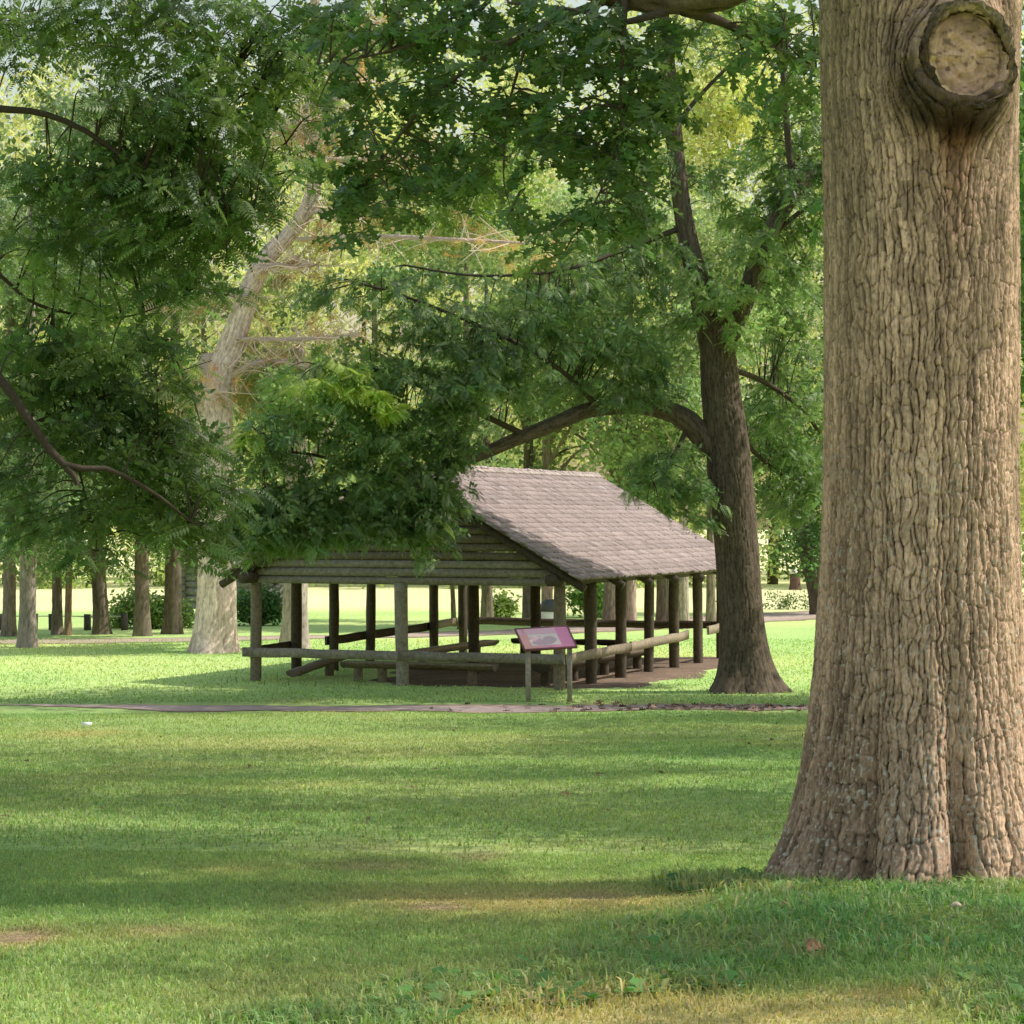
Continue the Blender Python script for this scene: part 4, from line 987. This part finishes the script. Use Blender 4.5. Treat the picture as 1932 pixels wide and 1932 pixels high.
# log cabin
cab = empty('log_cabin', G(440, 80), 'grey log cabin half hidden behind the pale leaning tree', 'cabin')
cx0, cx1 = (346 - 966) / F * 80, (524 - 966) / F * 80; cg = float(gz(-8, 80))
m_ = MB()
for i in range(8):
    z = cg + .42 + i * .24
    for yy in (80, 84):
        c_ = np.array([.27, .25, .24]) * rng.uniform(.8, 1.2)
        obox(m_, [(cx0 + cx1) / 2, yy, z], [1, 0, 0], [0, 1, 0], UP, (cx1 - cx0) / 2 + .25, .09, .098, c_, .01)
    for xx in (cx0, cx1):
        obox(m_, [xx, 82, z + .12], [0, 1, 0], [1, 0, 0], UP, 2.2, .088, .098, np.array([.22, .2, .18]) * rng.uniform(.8, 1.2), .01)
m_.build('wall', M_LOG, cab)
m_ = MB()
obox(m_, [(cx0 + cx1) / 2, 80.03, cg + 1.3], [1, 0, 0], [0, 1, 0], UP, (cx1 - cx0) / 2, .04, .9, (.36, .33, .29)); m_.build('chinking', M_LOG, cab)
for xx in (cx0 + .1, (cx0 + cx1) / 2, cx1 - .1):
    m_ = MB(); obox(m_, [xx, 80, cg + .12], [1, 0, 0], [0, 1, 0], UP, .22, .2, .18, (.10, .09, .085), .02); m_.build('footing_stone', M_LOG, cab)
m_ = MB()
for sgn in (-1, 1):
    d_ = np.array([0, sgn * .8, -.6]); obox(m_, [(cx0 + cx1) / 2, 82 + sgn * 1.35, cg + 3.3], [1, 0, 0], d_, np.cross([1, 0, 0], d_), (cx1 - cx0) / 2 + .4, 1.75, .04, (.22, .19, .17))
m_.build('roof', M_SHAKE, cab)

# waste bin behind the pavilion
bn = G(1039, 70.5); bin_ = empty('waste_bin', bn, 'pale waste bin with a dark domed lid seen just left of the corner post', 'bin')
m_ = MB(); tube(m_, np.array([[*bn, .25], [*(bn + [0, 0, .3]), .27], [*(bn + [0, 0, .62]), .28]]), 6, 24, (.85, .83, .78)); m_.build('drum', M_PAINT, bin_, True)
m_ = MB(); tube(m_, np.array([[*(bn + [0, 0, .60]), .30], [*(bn + [0, 0, .75]), .31], [*(bn + [0, 0, .88]), .27], [*(bn + [0, 0, .96]), .14]]), 12, 24, (.035, .035, .045)); m_.build('lid', M_PAINT, bin_, True)
# low cable barrier beyond the left row
cf = empty('cable_barrier', G(85, 71), 'low cable barrier with dark posts along the edge of the far field', 'barrier')
pts = []
for u in (-60, 5, 65, 98, 165, 235):
    p = G(u, 71.5); pts.append(p + [0, 0, .42]); m_ = MB(); obox(m_, p + [0, 0, .22], [1, 0, 0], [0, 1, 0], UP, .09, .09, .27, (.06, .05, .045), .004); m_.build('post', M_LOG, cf)
m_ = MB(); tube(m_, np.array([[*p, .018] for p in pts]), 40, 6, (.55, .52, .42)); m_.build('cable', M_PAINT, cf)
# unidentified small shape, modelled like a stump, at the far side of the field
sp = G(1500, 112); st_ = empty('stump_like_shape', sp, 'small dark stump-like shape with a pale top at the far edge of the bright field', 'stump')
m_ = MB(); tube(m_, np.array([[*(sp - [0, 0, .1]), .34], [*(sp + [0, 0, .3]), .26], [*(sp + [0, 0, .75]), .23]]), 8, 14, (.10, .05, .04), .1); m_.build('trunk', M_LOG, st_, True)
m_ = MB(); tube(m_, np.array([[*(sp + [-.05, 0, .752]), .2], [*(sp + [-.05, 0, .95]), .17]]), 4, 12, (.75, .68, .6), .15); m_.build('pale_top', M_CUT, st_, True)

# far woods: one mass
lf = MB()
blobs = []
for X in np.arange(-75, 90, 5.5):
    for row, Y0 in enumerate((122, 134, 148)):
        x = X + rng.uniform(-2, 2) + row * 1.8; Y = Y0 + rng.uniform(-4, 4); h = (rng.uniform(23, 33) + row * 3) * (.80 if x < -17 or -12 < x < -7 else 1)
        if row < 2 and -21 < x - 0 < -12: h *= .8
        for j in range(9):
            z = h * (.12 + .88 * j / 8); r_ = 3.4 * (1 - .55 * abs(j / 8 - .45)); a = rng.random() * 6.28
            blobs.append((x + 1.6 * math.cos(a), Y + 1.4 * math.sin(a), z, r_, r_, 2.0))
blobs += [(*P(u, v, 124), 2.2, 2.0, 2.0) for u in (1310, 1350, 1390, 1430) for v in (40, 120, 200, 280)]
crown_clumps(lf, blobs, 46000, CL_B, (.56, .59, .24), .38, 1.05, .4, .30, .25, 9)
hb = [(X + rng.uniform(-1, 1), 116 + rng.uniform(-3, 3), rng.uniform(.6, 1.6), 1.6, 1.4, rng.uniform(.8, 1.6)) for X in np.arange(-60, 62, 1.5)]
crown_clumps(lf, hb, 3500, CL_B, (.26, .36, .09), .3, .8, .3, .3, .4, 10)
for X in np.arange(-75, 90, 5.5):
    for Y0 in (121, 134):
        x = X + rng.uniform(-2, 2); tube(lf, np.array([[x, Y0, -.2, .3], [x + .1, Y0, 6, .24], [x, Y0, 16, .1]]), 8, 7, (.12, .09, .06))
tag(lf.build('far_woods', M_WOODS), 'bright yellow-green wood filling the background beyond the field', 'woods', kind='stuff')
# dark undergrowth strip at the right, before the field
lf = MB()
crown_clumps(lf, [(*(G(u, 88) + [0, 0, .25]), .9, .8, .45) for u in range(1400, 2100, 22)], 700, CL_A, (.07, .12, .035), .3, .55, .2, .3, .9, 14)
tag(lf.build('undergrowth', M_FAR), 'low dark weeds along the edge of the bright field on the right', 'undergrowth', kind='stuff')

# unseen trees added right of the frame only to shade the lawn
def added_shade_tree(x, y, label, s=1.0, n=3600):
    g = float(gz(x, y)); t = empty('added_shade_tree', (x, y, g), label, 'tree')
    m_ = MB(); trunk(m_, [[x, y, g - .2, .42], [x, y, g + 2, .38], [x + .1, y, g + 6, .3], [x + .2, y, g + 12, .1]], 80, 50, MD, ML, .08, .3, .03, int(x * 7) % 90, .3, .5); m_.build('trunk', M_BARK, t, True)
    lf = MB(); bl = []
    for i in range(26):
        a = rng.random() * 6.28; r_ = 6.5 * s * math.sqrt(rng.random()); bl.append((x + r_ * math.cos(a), y + r_ * math.sin(a), g + 6.5 + rng.uniform(-1.5, 8) , 2.2, 2.2, 1.4))
    crown_clumps(lf, bl, n, CL_A, (.08, .16, .035), .25, .9, .1, .25, .5, int(y)); lf.build('crown', M_FAR, t)
SHADE = [(11, 26, 'unseen broad tree added to shade the lawn, right of the lawn before the path'), (13, 35, 'unseen broad tree added to shade the lawn, right of the path')]
for x, y, l in SHADE: added_shade_tree(x, y, l)

# ================================================================== GRASS
def blades(name, n, Y0, Y1, hgt, wid, label, lush=False, marg=1.25, power=1.0, cat='grass', keepf=None, colmul=1.0):
    y = Y0 + (Y1 - Y0) * rng.random(n) ** power; x = (rng.random(n) * 2 - 1) * (966 / F * marg) * y + 0
    if keepf is not None:
        m = keepf(x, y); x, y = x[m], y[m]; n = len(x)
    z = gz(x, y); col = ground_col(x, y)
    L = lushness(x, y); t, d = dry_and_sunlit(x, y)
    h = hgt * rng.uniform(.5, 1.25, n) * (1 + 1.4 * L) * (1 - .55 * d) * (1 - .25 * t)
    if lush: h = hgt * rng.uniform(.4, 1.35, n) * np.clip(y / 11.5, .55, 1)
    a = rng.random(n) * 6.283; lean = rng.uniform(.2, 1.5, n)
    dx, dy = np.cos(a), np.sin(a); w = wid * rng.uniform(.6, 1.3, n)
    fx = rng.random(n) * 6.283; sx, sy = np.cos(fx) * w, np.sin(fx) * w
    b = np.stack([x, y, z - .01], 1); S = np.stack([sx, sy, 0 * sx], 1)
    m1 = b + np.stack([dx * lean * h * .25, dy * lean * h * .25, h * .6], 1); tp = b + np.stack([dx * lean * h * .8, dy * lean * h * .8, h * (1 - .38 * lean)], 1)
    V = np.stack([b - S, b + S, m1 + S * .7, m1 - S * .7, tp], 1).reshape(-1, 3)
    i = np.arange(n)[:, None] * 5
    col = col * np.exp(rng.normal(0, .20, n))[:, None] * (1 + rng.normal(0, .12, (n, 3)) * [1, .4, .5]) * colmul
    dry = rng.random(n) < .06; col[dry] = np.array([.36, .31, .12]) * rng.uniform(.6, 1.2, (dry.sum(), 1))
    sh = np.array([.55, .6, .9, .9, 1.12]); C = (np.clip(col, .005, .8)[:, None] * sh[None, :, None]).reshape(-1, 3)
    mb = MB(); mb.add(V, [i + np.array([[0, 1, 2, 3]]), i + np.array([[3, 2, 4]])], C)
    return tag(mb.build(name, M_BLADE), label, cat, kind='stuff')
def notpath(x, y): return ~((y > 39.4) & (y < 42.4)) 
blades('lawn_grass', 210000, 6.9, 15, .045, .0035, 'short mown foreground grass with dry tan patches and a painted sunlit stripe', power=.8)
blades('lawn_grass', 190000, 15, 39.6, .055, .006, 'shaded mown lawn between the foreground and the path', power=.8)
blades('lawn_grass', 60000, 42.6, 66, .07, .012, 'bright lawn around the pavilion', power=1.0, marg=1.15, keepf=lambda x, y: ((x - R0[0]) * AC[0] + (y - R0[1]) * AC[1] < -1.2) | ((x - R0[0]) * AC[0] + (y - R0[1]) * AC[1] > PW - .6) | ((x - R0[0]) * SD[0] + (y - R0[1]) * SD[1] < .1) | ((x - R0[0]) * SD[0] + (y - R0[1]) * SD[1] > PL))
blades('tall_grass', 46000, 7.2, 14.5, .125, .0065, 'longer unmown grass around the foot of the near tree', lush=True, marg=1.3, keepf=lambda x, y: (lushness(x, y) > .45) & (rng.random(len(x)) < 1.5 * lushness(x, y)))
blades('tall_grass', 900, 46, 49.5, .20, .012, 'grass tuft at the pavilion left front corner, darkened with its painted shadow', lush=True, marg=1.0, keepf=lambda x, y: (np.abs(x + 4.3) < 1.6) & (np.abs(y - 48.2 - .3 * (-(x + 4.3))) < .7), colmul=.5)  # colour darkened to paint the pavilion's shadow on the grass
def foot(x, y):
    d = np.hypot(x - BX + .1, y - BY); return (d > .62) & (d < 1.35) & (y < BY + .3) & (rng.random(len(x)) < np.clip(1.5 - d * .8, .2, 1))
blades('tall_grass', 52000, 11.2, 13.2, .115, .0065, 'ragged tall grass growing up against the flared foot of the near tree', lush=True, marg=1.6, keepf=foot)
# broad leaved weeds
def weed_tpl(n, L, w):
    g = np.random.default_rng(3); V = []; Fc = []
    for i in range(n):
        a = i * 2.4; d = np.array([math.cos(a), math.sin(a), .7 + .5 * g.random()]); d /= np.linalg.norm(d); s_ = np.cross(d, [0, 0, 1]); s_ /= np.linalg.norm(s_); l = L * g.uniform(.6, 1.1); k = len(V)
        V += [np.zeros(3), d * l * .5 + s_ * w * .25, d * l * .75 + s_ * w * .5 - [0, 0, .01], d * l * 1.1 - [0, 0, .03], d * l * .75 - s_ * w * .5 - [0, 0, .01], d * l * .5 - s_ * w * .25]; Fc += [[k, k + 1, k + 2, k + 5], [k + 2, k + 3, k + 4, k + 5]]
    return np.array(V), np.array(Fc)
n = 5200; y = rng.uniform(7.5, 14.5, n); x = (rng.random(n) * 2 - 1) * .27 * y; m = (lushness(x, y) > .5) & (rng.random(n) < .5) | (foot(x, y) & (rng.random(n) < .8)); x, y = x[m], y[m]; n = len(x)
mb = MB(); q = np.stack([x, y, gz(x, y)], 1); a = rng.random(n) * 6.28
R = np.zeros((n, 3, 3)); R[:, 0, 0] = np.cos(a); R[:, 0, 1] = -np.sin(a); R[:, 1, 0] = np.sin(a); R[:, 1, 1] = np.cos(a); R[:, 2, 2] = 1
scatter(mb, weed_tpl(5, .12, .06), q, R, rng.uniform(.5, 1.15, n) * np.where(foot(x, y), 1.35, 1), leaf_cols(n, (.085, .22, .04), .25, 0))
tag(mb.build('weeds', M_BLADE), 'broad-leaved weeds growing in the longer grass by the near tree', 'weeds', kind='stuff')
# clover flowers and litter
n = 260; y = 8 + 26 * rng.random(n); x = (rng.random(n) * 2 - 1) * .24 * y; mb = MB()
q = np.stack([x, y, gz(x, y) + .05], 1)
scatter(mb, tpl_clump(4, .006, .010), q, np.tile(np.eye(3), (n, 1, 1)), rng.uniform(.6, 1.3, n), np.tile([.72, .72, .60], (n, 1)))
tag(mb.build('clover_flowers', M_BLADE), 'tiny white clover flowers dotted over the lawn', 'flowers', kind='stuff')
n = 380; y = rng.uniform(39.8, 42.1, n); x = rng.normal(4.0, 1.9, n); mb = MB()
q = np.stack([x, y, gz(x, y) + .02], 1); R = rot_from(rng.normal(0, 1, (n, 3)) * [1, 1, .1], rng.random(n))
scatter(mb, tpl_oak(.13), q, R, rng.uniform(.7, 1.4, n), np.array([.17, .105, .075]) * rng.uniform(.4, 1.6, (n, 1)))
tag(mb.build('leaf_litter', M_TWIG), 'brown fallen leaves scattered on the right part of the path', 'leaf litter', kind='stuff')
n = 70; y = 15 + 23 * rng.random(n) ** .8; x = (rng.random(n) * 2 - 1) * .25 * y; mb = MB()
q = np.stack([x, y, gz(x, y) + .035], 1); R = rot_from(rng.normal(0, 1, (n, 3)) * [1, 1, .2], rng.normal(0, .8, n))
scatter(mb, tpl_oak(.07), q, R, rng.uniform(.6, 1.3, n), np.array([.17, .105, .055]) * rng.uniform(.4, 1.8, (n, 1)))
tag(mb.build('dead_leaves', M_TWIG), 'small dead leaves strewn thinly over the lawn', 'leaf litter', kind='stuff')
mb = MB(); pp = G(164, depth_of(1371)); obox(mb, pp + [0, 0, .05], [1, .2, 0], [-.2, 1, .1], UP, .06, .04, .03, (.8, .85, .85), .01)
tag(mb.build('paper_scrap', M_PAINT), 'small white paper scrap on the lawn at the left, before the path', 'litter')
mb = MB(); pp = G(1520, depth_of(1816)); scatter(mb, tpl_oak(.14), np.array([pp + [0, 0, .045], pp + [.045, .02, .05]]), rot_from(np.array([[1, .3, .3], [-.5, 1, .5]]), np.array([.4, -.6])), [.6, .5], np.array([[.42, .2, .09], [.35, .15, .07]]))
tag(mb.build('fallen_leaf', M_TWIG), 'curled orange-brown fallen leaf in the grass below the near tree', 'leaf')
mb = MB(); pp = G(1803, depth_of(1757)); tube(mb, np.array([[*(pp + [-.022, 0, .10]), .005], [*(pp + [0, 0, .108]), .012], [*(pp + [.022, .01, .10]), .007]]), 6, 10, (.75, .6, .42))
tag(mb.build('wood_chip', M_CUT), 'pale wood chip lying in the grass right below the trunk', 'wood chip')

# ================================================================== LIGHT, SKY, CAMERA
EL, AZ = math.radians(50), math.radians(84)     # azimuth clockwise from +y
sd = Vector((math.sin(AZ) * math.cos(EL), math.cos(AZ) * math.cos(EL), math.sin(EL)))
su = bpy.data.lights.new('sun', 'SUN'); su.energy = 5.0; su.angle = math.radians(.53); su.color = (1, .93, .80)
so = bpy.data.objects.new('sun', su); COL.objects.link(so); so.rotation_euler = sd.to_track_quat('Z', 'Y').to_euler(); so.location = (30, -10, 40)
w = bpy.data.worlds.new('World'); sc.world = w; w.use_nodes = True; nt = w.node_tree
bg = nt.nodes['Background']; sk = nt.nodes.new('ShaderNodeTexSky'); sk.sky_type = 'NISHITA'; sk.sun_disc = False
sk.sun_elevation = EL; sk.sun_rotation = AZ; sk.air_density = 2.0; sk.dust_density = 2.0; sk.ozone_density = .5
nt.links.new(sk.outputs[0], bg.inputs[0]); bg.inputs[1].default_value = .15
cd = bpy.data.cameras.new('camera'); co = bpy.data.objects.new('camera', cd); COL.objects.link(co)
cd.sensor_width = 36; cd.lens = F / 1932 * 36; cd.clip_end = 2000; cd.clip_start = .1
co.location = (0, 0, CAMZ); co.rotation_euler = (math.pi / 2 + PITCH, 0, 0)
sc.camera = co
sc.view_settings.view_transform = 'Standard'; sc.view_settings.look = 'None'; sc.view_settings.exposure = 0; sc.view_settings.gamma = 1.2
sc.cycles.max_bounces = 7; sc.cycles.diffuse_bounces = 4; sc.cycles.transmission_bounces = 5; sc.cycles.glossy_bounces = 2; sc.cycles.sample_clamp_indirect = 6
